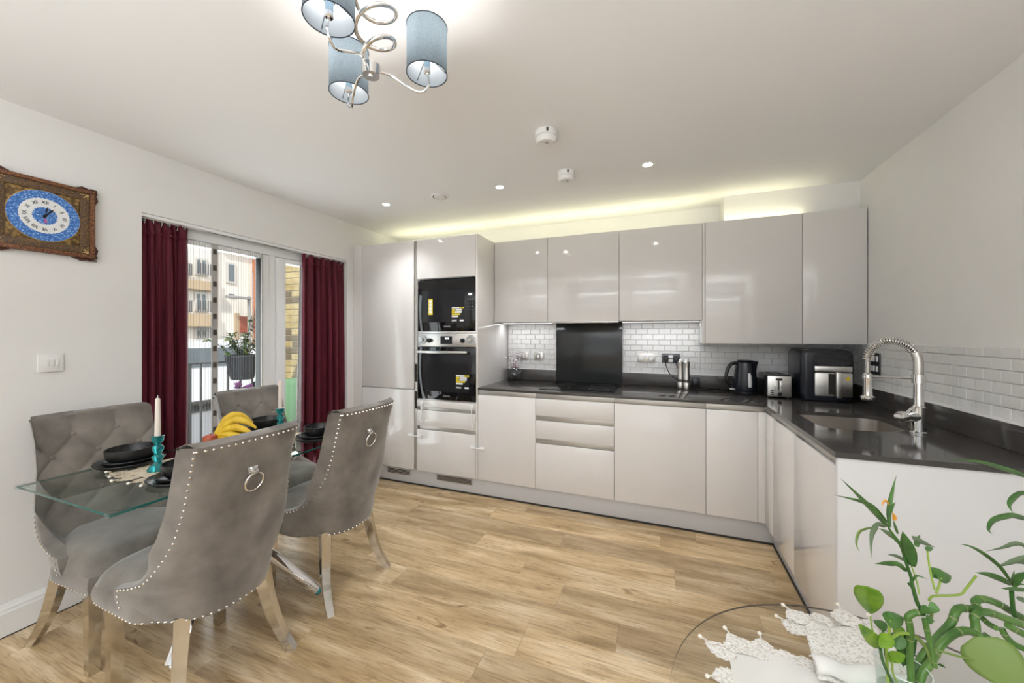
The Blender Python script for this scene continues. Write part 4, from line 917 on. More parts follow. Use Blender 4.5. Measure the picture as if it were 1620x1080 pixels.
for x in (TX0, TX1):
    for y in (TY0, TY1):
        sx = 1 if x == TX1 else -1; sy = 1 if y == TY1 else -1
        B().box(x - (.028 if sx > 0 else .006), y - (.028 if sy > 0 else .006), TZ - .014, x + (.006 if sx > 0 else .028), y + (.006 if sy > 0 else .028), TZ + .004, bev=.005, seg=3).obj('corner_guard', CLEARP, dt)

# ---- lace runners
def leaf_lobe(b, p, d, L, w, z, n=8):
    d = Vector((d[0], d[1], 0)).normalized(); s_ = Vector((-d.y, d.x, 0)); p = Vector((p[0], p[1], z))
    def f(u, v):
        wd = w * (math.sin(PI * (.12 + .88 * v)) ** .9) * (1 + .12 * math.cos(v * 30)); q_ = p + d * (L * v) + s_ * ((u - .5) * wd)
        q_.z += .0022 + .0012 * math.sin(v * 26) * math.cos((u - .5) * 9) - .001 * abs(u - .5); return q_
    def g(u, v): q_ = f(u, v); q_.z = z + .0004; return q_
    b.grid(f, 5, n * 2); b.grid(g, 5, n * 2)
    e = p + d * (L + .012) + Vector((0, 0, .006)); return e
LACE = mat('cream_lace', (.72, .64, .52), .9); noisy(LACE, (.48, .39, .27), (.70, .61, .47), 120, bump=.9, lo=.4, hi=.6, dist=.006)
LACEW = mat('white_lace', (.80, .76, .70), .9); noisy(LACEW, (.66, .60, .52), (.90, .87, .82), 130, bump=1.0, lo=.34, hi=.52, dist=.006)
BEAD = mat('pearl_bead', (.85, .80, .70), .3)
def lobe(t, p, d, L, w, z, m, bead=True):
    b = B(); e = leaf_lobe(b, p, d, L, w, z); o = b.obj('leaf_motif', m, t, ang=60)
    if bead:
        dd = Vector((d[0], d[1], 0)).normalized(); B().tube([e - dd * .02, e], .0022, 5).obj('bead_thread', m, t); B().sph(e, .0062, (1, 1, .9), 8, 6).obj('bead', BEAD, t)
rn = thing('lace_runner', 'beige lace runner with beaded leaf tips on the dining table', 'table runner', (tcx, -1.6, TZ))
bx('band', LACE, rn, tcx - .13, -1.93, TZ + .0006, tcx + .13, -1.16, TZ + .003, bev=.001)
for k, (x, ang, L) in enumerate(((-.11, 205, .10), (-.06, 235, .085), (-.01, 255, .10), (.05, 280, .085), (.10, 300, .09))):
    lobe(rn, (tcx + x, -1.925), (math.cos(R(ang)), math.sin(R(ang))), L * .75, .06, TZ, LACE)
for k in range(7):
    for sx in (-1, 1): lobe(rn, (tcx + sx * .125, -1.84 + k * .10), (sx * .75, -.6), .055, .05, TZ, LACE, False)
# ---- dishes
def dish(name, lab, cat, x, y, z, r_, h, flat=.0, group=None, th=.005):
    b = B().lathe([(0, 0), (r_ * (.62 + flat), 0), (r_ * .93, h * .35), (r_, h * .9), (r_ - .001, h), (r_ - th, h), (r_ * .90 - th * .5, h * .45), (r_ * (.58 + flat), th), (0, th)], (x, y, z), 44)
    return tag(b.obj(name, BLACKM), lab, cat, group)
for (x, y, where) in ((-2.862, -1.858, 'nearest the wall clock'), (-2.415, -1.880, 'behind the nearest chair back'), (-2.868, -1.195, 'by the window chair'), (-2.42, -1.215, 'between the two ring-back chairs')):
    dish('dinner_plate', 'large black plate at the bottom of the stack ' + where, 'plate', x, y, TZ + .0038, .122, .019, .2, 'black dinner plates'); z = TZ + .0038 + .0055
    dish('side_plate', 'smaller black plate in the middle of the stack ' + where, 'plate', x + .004, y, z + .0006, .098, .024, .18, 'black side plates')
    dish('bowl', 'black bowl on top of the stack ' + where, 'bowl', x + .006, y + .002, z + .0064, .090 if x < -2.6 else .080, .064 if x < -2.6 else .060, .05, 'black bowls')
# ---- candle holders
TEAL = bpy.data.materials.new('teal_glass'); TEAL = mat('teal_glass_solid', (.02, .42, .45), .04, trans=.75, ior=1.45)
WAX = mat('ivory_wax', (.80, .74, .66), .45, sub=.2)
for x, y, where in ((-2.640, -1.862, 'near the wall side plates'), (-2.722, -1.218, 'in front of the window')):
    h = thing('candle_holder', 'teal glass candle holder ' + where, 'candle holder', (x, y, TZ + .0045), group='teal candle holders')
    B().lathe([(0, 0), (.036, 0), (.037, .006), (.024, .022), (.013, .034), (.0125, .040), (.019, .050), (.021, .056), (.019, .062), (.011, .070), (.011, .074), (.019, .086), (.021, .094), (.019, .102), (.010, .111), (.010, .114), (.019, .128), (.0215, .147), (.019, .149), (.012, .147), (.012, .120), (0, .120)], (x, y, TZ + .0045), 20).obj('glass_stem', TEAL, h)
    B().lathe([(.0215, 0), (.0235, .001), (.0235, .004), (.0215, .005)], (x, y, TZ + .149), 20).obj('rim', TEAL, h)
    c = thing('candle', 'tall ivory taper candle in the teal holder ' + where, 'candle', (x, y, TZ + .126), group='ivory candles')
    B().lathe([(0, 0), (.0115, 0), (.0112, .03), (.0085, .188), (.005, .194), (0, .195)], (x, y, TZ + .126), 16).obj('wax', WAX, c); B().tube([(x, y, TZ + .318), (x + .001, y, TZ + .332)], .0012, 5).obj('wick', WPRINT, c)
# ---- fruit
fx, fy = -2.66, -1.50
tag(B().lathe([(0, 0), (.055, 0), (.10, .018), (.135, .045), (.131, .045), (.096, .022), (.05, .005), (0, .005)], (fx, fy, TZ + .004), 36).obj('fruit_bowl', mat('dark_wood_bowl', (.05, .018, .012), .35)), 'dark wooden fruit bowl under the bananas', 'bowl')
BAN = mat('banana_peel', (.78, .50, .03), .45); noisy(BAN, (.66, .40, .02), (.85, .58, .05), 22, lo=.3, hi=.6); BROWN = mat('banana_tip', (.10, .06, .02), .7)
bn = thing('banana_bunch', 'bunch of ripe yellow bananas in the fruit bowl', 'bananas', (fx, fy, TZ + .05))
stem = Vector((fx - .085, fy - .075, TZ + .070))
B().tube([stem + Vector((-.024, -.018, -.002)), stem + Vector((.02, .012, .006))], [.008, .014], 8).obj('stalk', BROWN, bn)
for k, (az, rise, dz, ln) in enumerate(((14, .030, -.012, 1.0), (20, .042, .012, 1.08), (34, .058, .030, 1.0), (54, .066, .044, .85), (4, .018, -.030, .92), (76, .060, .040, .78), (40, .030, .0, .95))):
    d = Vector((math.cos(R(az)), math.sin(R(az)), 0)); pts = []
    for i in range(9):
        t = i / 8; pts.append(stem + d * (.20 * ln * t) + Vector((0, 0, dz * min(1, t * 2.2) + rise * math.sin(PI * t * .92) - .012 * t)))
    rad = [.006, .010, .0155, .018, .0185, .018, .0155, .010, .005]
    o = B().tube(pts, rad, 7).obj('banana', BAN, bn, ang=60); B().sph(pts[-1], .0055, (1, 1, 1), 8, 6).obj('tip', BROWN, o)
tag(B().sph((fx - .112, fy + .035, TZ + .082), .037, (1, 1, .94), 20, 14).obj('orange', noisy(mat('orange_peel', (.80, .28, .03), .45), (.75, .24, .02), (.84, .33, .04), 90, bump=.2)), 'orange behind the banana bunch', 'orange')
APP = noisy(mat('apple_red', (.40, .04, .03), .3), (.30, .02, .02), (.55, .14, .06), 12)
ap = thing('apple', 'dark red apple left of the bananas', 'apple', (fx - .125, fy - .105, TZ + .03))
B().lathe([(0, .006), (.016, .0), (.030, .018), (.034, .036), (.028, .054), (.012, .060), (0, .052)], (fx - .060, fy - .105, TZ + .030), 20).obj('flesh', APP, ap); B().tube([(fx - .060, fy - .105, TZ + .082), (fx - .056, fy - .105, TZ + .096)], .0015, 5).obj('stalk', BROWN, ap)

# ================================================================== DINING CHAIRS
XBT = [(.335, -.262), (.37, -.274), (.45, -.282), (.6, -.290), (.72, -.304), (.85, -.328), (.985, -.362)]
WT = [(.335, .208), (.37, .226), (.42, .236), (.47, .238), (.52, .232), (.58, .221), (.66, .205), (.76, .192), (.88, .188), (.985, .192)]
XFT = [(.335, .055), (.42, .048), (.455, .040), (.472, -.03), (.495, -.09), (.54, -.152), (.60, -.206), (.66, -.240), (.76, -.268), (.88, -.296), (.985, -.330)]
THX = [(.335, .09), (.5, .085), (.62, .080), (.8, .070), (.985, .060)]     # forward thickness of the padded back
def outer_pt(a, z, off=0.):
    xb, w_, xf = interp(XBT, z), interp(WT, z), interp(XFT, z); s_ = math.sin(a * PI / 2); c_ = math.cos(a * PI / 2)
    y = (w_ + off) * math.copysign(abs(s_) ** .9, s_); x = (xb - off) + (xf - xb) * (1 - c_) ** 1.15
    return Vector((x, y, z))
def edge_pt(side, z):                        # front edge of the wing, seen from the front
    w_, xf = interp(WT, z), interp(XFT, z); k = min(1, max(0, (z - .47) / .14))
    return Vector((xf + .008 + .052 * k, side * (w_ - .050 * (1 - k) + .020 * k), z))
def inner_pt(a, z):
    e = edge_pt(1 if a > 0 else -1, z); xb = interp(XBT, z) + interp(THX, z); s_ = math.sin(a * PI / 2); c_ = math.cos(a * PI / 2)
    return Vector((xb + (e.x - xb) * (1 - c_) ** 1.3, abs(e.y) * math.copysign(abs(s_) ** .95, s_), z))
SPX, SPZ = .152, .088
def tuft(y, z):
    if z < .52 or z > .985: return 0
    k = (.985 - z) / .06; fade = min(1, k) * min(1, (z - .52) / .05)
    z = min(z, .888); p = (y / SPX + (z - .800) / (2 * SPZ)); q_ = (y / SPX - (z - .800) / (2 * SPZ))
    return fade * .020 * (abs(math.sin(PI * p) * math.sin(PI * q_)) ** .40 - .55)
BUT = []
for r_ in range(-2, 2):
    for c_ in range(-2, 3):
        y = (c_ + (.5 if r_ % 2 else 0)) * SPX; z = .800 + r_ * SPZ
        if abs(y) < .20 and .56 < z < .95: BUT.append((y, z))
def build_chair(label, tufted=True):
    t = thing('dining_chair', label, 'chair', (0, 0, 0)); NZ, NA = 44, 40
    zt = lambda v: .338 + (.975 - .338) * v
    b = B(); VO = b.grid(lambda u, v: outer_pt(u * 2 - 1, zt(v)), NA + 1, NZ + 1)
    def inn(u, v):
        a = u * 2 - 1; z = zt(v); p = inner_pt(a, z)
        if tufted and abs(a) < .97: p.x += tuft(p.y, z) * min(1, (1 - abs(a)) * 6)
        return p
    NI = 72; VI = b.grid(inn, NI + 1, NZ * 2 + 1)
    # wing edges, top and bottom closed with rounded strips
    def strip(A, C, push):
        mid = []
        for k, p in enumerate(A):
            q_ = C[k]; mid.append(b.bm.verts.new((p.co + q_.co) / 2 + push(p.co, q_.co)))
        for k in range(len(A) - 1): b.bm.faces.new((A[k], A[k + 1], mid[k + 1], mid[k])); b.bm.faces.new((mid[k], mid[k + 1], C[k + 1], C[k]))
        return mid
    for i, j in ((0, 0), (NA, NI)):
        sd = -1 if i == 0 else 1
        strip([VO[i][k] for k in range(NZ + 1)], [VI[j][2 * k] for k in range(NZ + 1)], lambda p, q_: Vector((.004, sd * .007, 0)))
    top_o = [VO[k][NZ] for k in range(NA + 1)]
    top_i = [min((VI[m][NZ * 2] for m in range(NI + 1)), key=lambda v: abs(v.co.y - p.co.y * 1.1)) for p in top_o]; 
    # match the inner top edge by even sampling
    top_i = []
    for k in range(NA + 1):
        m = k * NI / NA; top_i.append(VI[int(round(m))][NZ * 2])
    cur = [b.bm.verts.new((p.co + q_.co) / 2 + Vector((0, 0, .014))) for p, q_ in zip(top_o, top_i)]
    for k in range(NA):
        b.bm.faces.new((top_o[k], top_o[k + 1], cur[k + 1], cur[k]))
        a, c = int(round(k * NI / NA)), int(round((k + 1) * NI / NA)); b.bm.faces.new([cur[k], cur[k + 1]] + [VI[m][NZ * 2] for m in range(c, a - 1, -1)])
    b.obj('backrest', VELVET, t, local=True, ang=50)
    # seat
    def seat_out(a):                          # plan outline of the seat front half
        return None
    def st(u, v):
        y = (u - .5) * 2; hw_ = .230 - .012 * v - .10 * max(0, 1 - v / .38) ** 1.5; x = -.19 + .442 * v - .025 * y * y * v
        ed = max(0, 1 - (abs(y) ** 8)) ** .5; fe = max(0, 1 - max(0, (v - .75) / .25) ** 4) ** .5
        return Vector((x, y * hw_, .405 + .075 * ed * fe + .012 * (1 - y * y) * (1 - (2 * v - 1) ** 2)))
    b = B(); b.grid(st, 29, 25)
    def ap_(u, v):                            # apron: side - front - side
        L = u * 3
        if L < 1: y, x = -1, L
        elif L < 2: y, x = (L - 1) * 2 - 1, 1
        else: y, x = 1, 3 - L
        hw_ = .230 - .012 * x - .10 * max(0, 1 - x / .38) ** 1.5; rx = -.19 + .442 * x - .025 * y * y * x; bul = .006 * math.sin(PI * v)
        return Vector((rx + (bul if 1 <= L <= 2 else 0), y * (hw_ + bul), .340 + .068 * v))
    b.grid(ap_, 61, 5); b.box(-.14, -.16, .336, .19, .16, .35)
    b.obj('seat', VELVET, t, local=True, ang=50)
    for s_ in (-1, 1):
        P_ = [(-.175, s_ * .145, .36), (-.182, s_ * .153, .29), (-.195, s_ * .166, .20), (-.215, s_ * .180, .12), (-.245, s_ * .195, .05), (-.275, s_ * .208, 0)]
        def leg(pts, w0, w1, dirv):
            b = B(); pts = smooth_path(pts, 4); rings = []; d = Vector(dirv).normalized(); e = Vector((-d.y, d.x, 0)); n = len(pts)
            for i, p in enumerate(pts):
                w_ = w0 + (w1 - w0) * i / (n - 1); rings.append([b.bm.verts.new(p + d * (sx * w_) + e * (sy * w_)) for sx, sy in ((-1, -1), (1, -1), (1, 1), (-1, 1))])
            for A, C in zip(rings, rings[1:]):
                for k in range(4): b.bm.faces.new((A[k], A[(k + 1) % 4], C[(k + 1) % 4], C[k]))
            b.bm.faces.new(rings[0]); b.bm.faces.new(rings[-1][::-1]); return b
        leg(P_, .024, .0155, (-.9, s_ * .45, 0)).obj('leg', POLISH, t, local=True, ang=30)
        leg([(.165, s_ * .182, .35), (.166, s_ * .183, .2), (.168, s_ * .186, 0)], .023, .017, (1, 0, 0)).obj('leg', POLISH, t, local=True, ang=30)
    # nail heads
    b = B(); 
    def nails(path, step=.023, r_=.0050):
        acc = 0; nxt = 0
        for p, q_ in zip(path, path[1:]):
            L = (q_ - p).length
            while nxt <= acc + L: b.sph(p.lerp(q_, (nxt - acc) / L if L else 0), r_, (1, 1, 1), 6, 4); nxt += step
            acc += L
    zz = [.962 - k * (.962 - .50) / 40 for k in range(41)]
    for s_ in (-1, 1): nails([outer_pt(s_ * (.955 - .02 * max(0, (.6 - z)) / .1), z, .0015) for z in zz] + [outer_pt(s_ * .96, 0.495 - .01 * k, .0015) for k in range(15)])
    nails([outer_pt(-.95 + 1.9 * k / 40, .962, .0015) for k in range(41)]); nails([outer_pt(-.95 + 1.9 * k / 40, .347, .0015) for k in range(41)])
    nails([ap_(.02 + .96 * k / 60, .08) for k in range(61) if abs(k - 30) < 27])
    tag(b.obj('nail_trim', mat('nail_head_silver', (.75, .72, .66), .18, metal=1) if not bpy.data.materials.get('nail_head_silver') else bpy.data.materials['nail_head_silver'], t, local=True), kind='stuff')
    # knocker
    zc = .846; p0 = outer_pt(0, zc); n_ = Vector((-1, 0, -.24)).normalized(); Mk = Matrix.Translation(p0 + n_ * .002) @ Matrix.Rotation(math.atan2(.25, 1), 4, 'Y')
    B().box(-.003, -.019, -.016, .002, .019, .016, bev=.0015, M=Mk).obj('knocker_plate', CHROME, t, local=True)
    B().box(-.012, -.008, -.014, -.003, .008, .010, bev=.0025, M=Mk).obj('knocker_hook', CHROME, t, local=True)
    rc = p0 + Vector((-.002, 0, -.046)); B().tube([rc + Vector((-.008 - .25 * .0 + .25 * .034 * math.sin(a) * -1, .034 * math.cos(a), .034 * math.sin(a))) for a in [2 * PI * k / 36 for k in range(36)]], .0034, 8, closed=True).obj('knocker_ring', CHROME, t, local=True)
    if tufted:
        for y, z in BUT:
            a = min(.9, abs(y) / abs(edge_pt(1, z).y)); aa = math.asin(min(1, a ** (1 / .95))) / (PI / 2) * math.copysign(1, y) if y else 0
            p = inner_pt(aa, z); p.x += tuft(p.y, z) + .003; B().sph(p, .0115, (.5, 1, 1), 12, 8).obj('button', VELVET, t, local=True)
    return t
c0 = build_chair('grey velvet ring-back chair nearest the camera, seen from behind')
def place(o, x, y, rz, lab):
    o.location = (x, y, 0); o.rotation_euler = (0, 0, rz); o['label'] = lab; o['group'] = 'grey velvet dining chairs'; return o
place(c0, -2.335, -1.878, PI, c0['label'])
place(copy_tree(c0), -2.335, -1.258, PI, 'grey velvet ring-back chair farther from the camera, nearest the fridge cabinet')
place(copy_tree(c0), -2.86, -1.865, 0, 'tufted grey velvet chair against the wall below the clock')
place(copy_tree(c0), -2.88, -1.105, 0, 'tufted grey velvet chair in front of the balcony door')

# ================================================================== COFFEE TABLE AND PLANT
CZ = .45; CC = Vector((-.042, -1.828, CZ)); CR = .514
ct = thing('coffee_table', 'round clear glass coffee table in the foreground', 'coffee table', (CC.x, CC.y, 0))
top = B().lathe([(0, -.010), (CR - .002, -.010), (CR, -.008), (CR, -.002), (CR - .002, 0), (0, 0)], CC, 120).obj('glass_top', [TGLASS if False else glassy('coffee_glass', (.965, .975, .97)), mat('coffee_glass_edge', (.10, .085, .07), .15)], ct)
for p in top.data.polygons:
    if abs(p.normal.z) < .5: p.material_index = 1
for k in range(3):
    a = R(-70 + 120 * k + 20); x, y = CC.x + .30 * math.cos(a), CC.y + .30 * math.sin(a)
    if k == 2: x, y = CC.x + .34, CC.y - .05
    B().tube([(x, y, CZ - .0105), (CC.x + (x - CC.x) * .9 + .02, CC.y - .25 + (y - CC.y) * .4, .0)], .014, 12).obj('leg', CHROME, ct)
lr = thing('lace_runner', 'white lace and satin runner with beaded tips on the coffee table', 'table runner', (-.25, -1.68, CZ))
SATIN = mat('white_satin_cloth', (.80, .78, .74), .35, sheen=.4)
def satin(u, v): return Vector((-.40 + .66 * u, -1.90 + .30 * v, CZ + .003 + .004 * math.sin(u * 9 + v * 3) ** 2 + .012 * math.exp(-((v - .62 - .12 * u) / .06) ** 2) * (u > .3) * min(1, (u - .3) * 4)))
b = B(); b.grid(satin, 40, 24); b.grid(lambda u, v: Vector((satin(u, v).x, satin(u, v).y, CZ + .0006)), 40, 24); b.obj('satin_band', SATIN, lr, ang=180)
rnd = random.Random(9)
for k in range(9):                                                    # upper lace edge
    x = -.375 + k * .034; lobe(lr, (x, -1.63 + .004 * (k % 2)), (rnd.uniform(-.35, .1), 1), .052 + .012 * (k % 3 == 1), .062, CZ + .004, LACEW, False)
for ang, L, y in ((150, .085, -1.655), (118, .075, -1.62), (88, .068, -1.61), (205, .075, -1.71), (190, .08, -1.78), (175, .08, -1.84)): lobe(lr, (-.385 + (.03 if ang < 130 else 0) + (.05 if ang < 100 else 0), y), (math.cos(R(ang)), math.sin(R(ang))), L, .058, CZ + .003, LACEW)
fl2 = thing('lace_mat', 'folded white lace mat leaning against the glass vase', 'lace mat', (-.06, -1.52, CZ))
def flap(u, v):
    p = Vector((-.20 + .22 * u + .02 * v, -1.66 + .20 * v, CZ + .014 + .05 * math.sin(PI * v * .6) * (.4 + .6 * u) + .006 * math.sin(u * 14)))
    return p
b = B(); b.grid(flap, 26, 16); o = b.obj('folded_cloth', LACEW, fl2, ang=180); o.modifiers.new('Solidify', 'SOLIDIFY').thickness = .004
b = B(); b.grid(lambda u, v: flap(u, .05 + .25 * v) + Vector((-.012 * v, -.012, .012 + .02 * math.sin(PI * v))), 24, 8); o = b.obj('satin_fold', SATIN, fl2, ang=180); o.modifiers.new('Solidify', 'SOLIDIFY').thickness = .003
for k, (u, v, ang, L) in enumerate(((.02, .72, 150, .065), (.06, .90, 128, .065), (.30, .93, 105, .065), (.55, .93, 92, .08), (.80, .93, 82, .065), (.97, .9, 70, .055))):
    p = flap(u, v); lobe(fl2, (p.x, p.y), (math.cos(R(ang)), math.sin(R(ang))), L, .075, p.z - .002, LACEW, k != 2)

# plant in a glass jar
VX, VY = -.080, -1.765
pt = thing('potted_plant', 'lucky bamboo and pothos cuttings in a clear glass jar', 'plant', (VX, VY, CZ))
B().lathe([(0, 0), (.036, 0), (.038, .003), (.0455, .166), (.0465, .168), (.0445, .168), (.0365, .008), (0, .008)], (VX, VY, CZ + .0006), 40).obj('jar', VGLASS, pt)
B().tube([(VX + .0455 * math.cos(a), VY + .0455 * math.sin(a), CZ + .1690) for a in [2 * PI * k / 48 for k in range(48)]], .0012, 6, closed=True).obj('jar_rim', mat('glass_rim', (.75, .82, .80), .05, spec=.8), pt)
B().lathe([(0, .0086), (.0362, .0086), (.0425, .110), (0, .110)], (VX, VY, CZ + .0006), 32).obj('water', glassy('murky_water', (.80, .86, .80), ior=1.33), pt)
STEMG = mat('bamboo_green', (.075, .19, .035), .3); noisy(STEMG, (.05, .14, .025), (.12, .25, .05), 14); NODE = mat('bamboo_node', (.30, .32, .15), .5)
DKST = mat('dark_green_stem', (.035, .12, .02), .4); YGST = mat('yellow_green_stem', (.28, .42, .06), .4)
LG = mat('plant_leaf_green', (.055, .16, .03), .38); noisy(LG, (.04, .12, .022), (.085, .21, .045), 18); LB = mat('pothos_leaf_bright', (.14, .30, .01), .32); noisy(LB, (.085, .22, .008), (.22, .36, .03), 30)
LGY = mat('leaf_pale_green', (.17, .25, .06), .45); LGREY = mat('leaf_grey_green', (.13, .19, .10), .42); ORGL = mat('withered_orange', (.75, .33, .03), .5)
Z1 = lambda x, y: (1300 + x * .19753, 900 + y * .19753)      # enlarged view of the jar area
Z3 = lambda x, y: (1320 + x * .20367, 720 + y * .20367)      # enlarged view of the upper leaves
def pth(fn, pts, d0, d1): n = len(pts) - 1; return [put(*fn(*p), d0 + (d1 - d0) * i / n) for i, p in enumerate(pts)]
def stem(fn, pts, d0, d1, wpx, m=STEMG, nodes=True, k=7, taper=1.0):
    p = smooth_path(pth(fn, pts, d0, d1), k); d = (d0 + d1) / 2; r_ = wpx * .5 * .1975 * d / FPX / 1.2
    o = B().tube(p, [r_ * (1 - (1 - taper) * i / (len(p) - 1)) for i in range(len(p))], 12).obj('stem', m, pt)
    if nodes:
        for i in range(5, len(p) - 3, 13):
            t = (p[i + 1] - p[i - 1]).normalized(); M = t.to_track_quat('Z', 'Y').to_matrix().to_4x4(); B().lathe([(r_ * .98, -r_ * .22), (r_ * 1.10, 0), (r_ * .98, r_ * .22)], p[i], 12, M).obj('node_ring', NODE, o)
    return o
DJ = .842
stem(Z1, [(740, 1050), (715, 860), (705, 650), (712, 510), (700, 430), (690, 385), (740, 350), (810, 350)], DJ, DJ - .005, 56)
stem(Z1, [(690, 1060), (740, 840), (810, 700), (920, 560), (1030, 440), (1070, 345), (1110, 312), (1210, 318), (1240, 300), (1230, 262), (1262, 240), (1330, 245), (1430, 285), (1530, 345), (1680, 430)], DJ + .012, DJ + .10, 66)
stem(Z1, [(760, 1060), (800, 850), (870, 750), (950, 610), (1050, 520), (1150, 492), (1225, 505), (1232, 450), (1222, 385), (1262, 345), (1350, 350), (1450, 385), (1600, 440), (1700, 480)], DJ - .005, DJ + .06, 68)
stem(Z1, [(1225, 505), (1260, 530), (1330, 620), (1430, 690), (1530, 722)], DJ + .03, DJ - .02, 60); stem(Z1, [(1290, 520), (1390, 590), (1480, 650), (1545, 718)], DJ + .04, DJ + .0, 56)
stem(Z1, [(825, 400), (850, 520), (885, 660), (905, 780)], DJ - .03, DJ - .03, 46); stem(Z1, [(760, 545), (830, 620), (880, 740), (900, 785)], DJ - .02, DJ - .03, 38, LGY, False, taper=.6)
stem(Z1, [(1440, 470), (1480, 545), (1560, 610), (1680, 660)], DJ + .08, DJ + .06, 52); stem(Z1, [(1290, 395), (1340, 440), (1395, 470)], DJ + .05, DJ + .02, 50); stem(Z1, [(1490, 450), (1560, 490), (1660, 540)], DJ + .05, DJ + .05, 60)
up_px = [(1300 + 810 * .19753, 900 + 345 * .19753), Z1(762, 260), Z1(722, 110), Z3(600, 960), Z3(560, 840), Z3(520, 715), Z3(470, 640), Z3(420, 560)]
stem(lambda x, y: (x, y), up_px, DJ, DJ + .03, 34, DKST, False, taper=.55)
stem(Z1, [(880, 300), (880, 360), (870, 430)], DJ - .01, DJ, 26, LGY, False); stem(Z1, [(1545, 380), (1530, 300), (1520, 180)], DJ + .07, DJ + .07, 34, DKST, False)
stem(Z3, [(780, 1045), (745, 900), (722, 740)], DJ - .005, DJ + .02, 16, YGST, False); stem(Z3, [(790, 1070), (815, 1010), (828, 950)], DJ, DJ + .01, 18, YGST, False); stem(Z3, [(660, 1080), (640, 980), (595, 850)], DJ, DJ + .02, 12, YGST, False)
stem(Z1, [(860, 250), (900, 215), (1100, 205), (1160, 150), (1235, 55)], DJ, DJ + .06, 20, YGST, False); stem(Z1, [(900, 640), (1050, 685), (1200, 725), (1350, 775), (1480, 770)], DJ - .03, DJ - .06, 20, LGY, False)
stem(Z1, [(390, 380), (398, 450), (410, 500)], DJ - .01, DJ, 13, YGST, False); stem(Z1, [(545, 410), (540, 500), (520, 640), (530, 900)], DJ - .03, DJ - .02, 24, YGST, False); stem(Z1, [(490, 480), (500, 600), (540, 900)], DJ - .02, DJ - .02, 18, DKST, False); stem(Z1, [(560, 550), (620, 515), (690, 515)], DJ - .02, DJ - .01, 28, YGST, False)
stem(Z1, [(565, 720), (568, 820), (600, 900)], DJ - .035, DJ - .02, 16, YGST, False); stem(Z1, [(470, 640), (490, 740), (560, 900)], DJ - .04, DJ - .02, 26, DKST, False)
def blade(fn, pts, wpx, d0, d1, m=LG, tw=.5, base=.25, cup=.2):
    p = smooth_path(pth(fn, pts, d0, d1), 5); n = len(p); W = wpx * .2 * (d0 + d1) / 2 / FPX / 1.15; V = []
    b = B(); view = (p[n // 2] - CAMP).normalized()
    for i, q_ in enumerate(p):
        t = i / (n - 1); tan = (p[min(i + 1, n - 1)] - p[max(i - 1, 0)]).normalized(); sd = tan.cross(view).normalized(); nr = sd.cross(tan)
        w_ = W * max(.02, (base + (1 - base) * math.sin(PI * min(1, t * .85 + .1)) ) * (1 - t ** 3)); sd = (sd + nr * tw).normalized()
        V.append([b.bm.verts.new(q_ + sd * (w_ * .5 * s_) + nr * (cup * w_ * abs(s_))) for s_ in (-1, -.5, 0, .5, 1)])
    for A, C in zip(V, V[1:]):
        for k in range(4): b.bm.faces.new((A[k], A[k + 1], C[k + 1], C[k]))
    o = b.obj('leaf', m, pt, ang=180); md = o.modifiers.new('Solidify', 'SOLIDIFY'); md.thickness = .0006; return o
D = DJ + .02
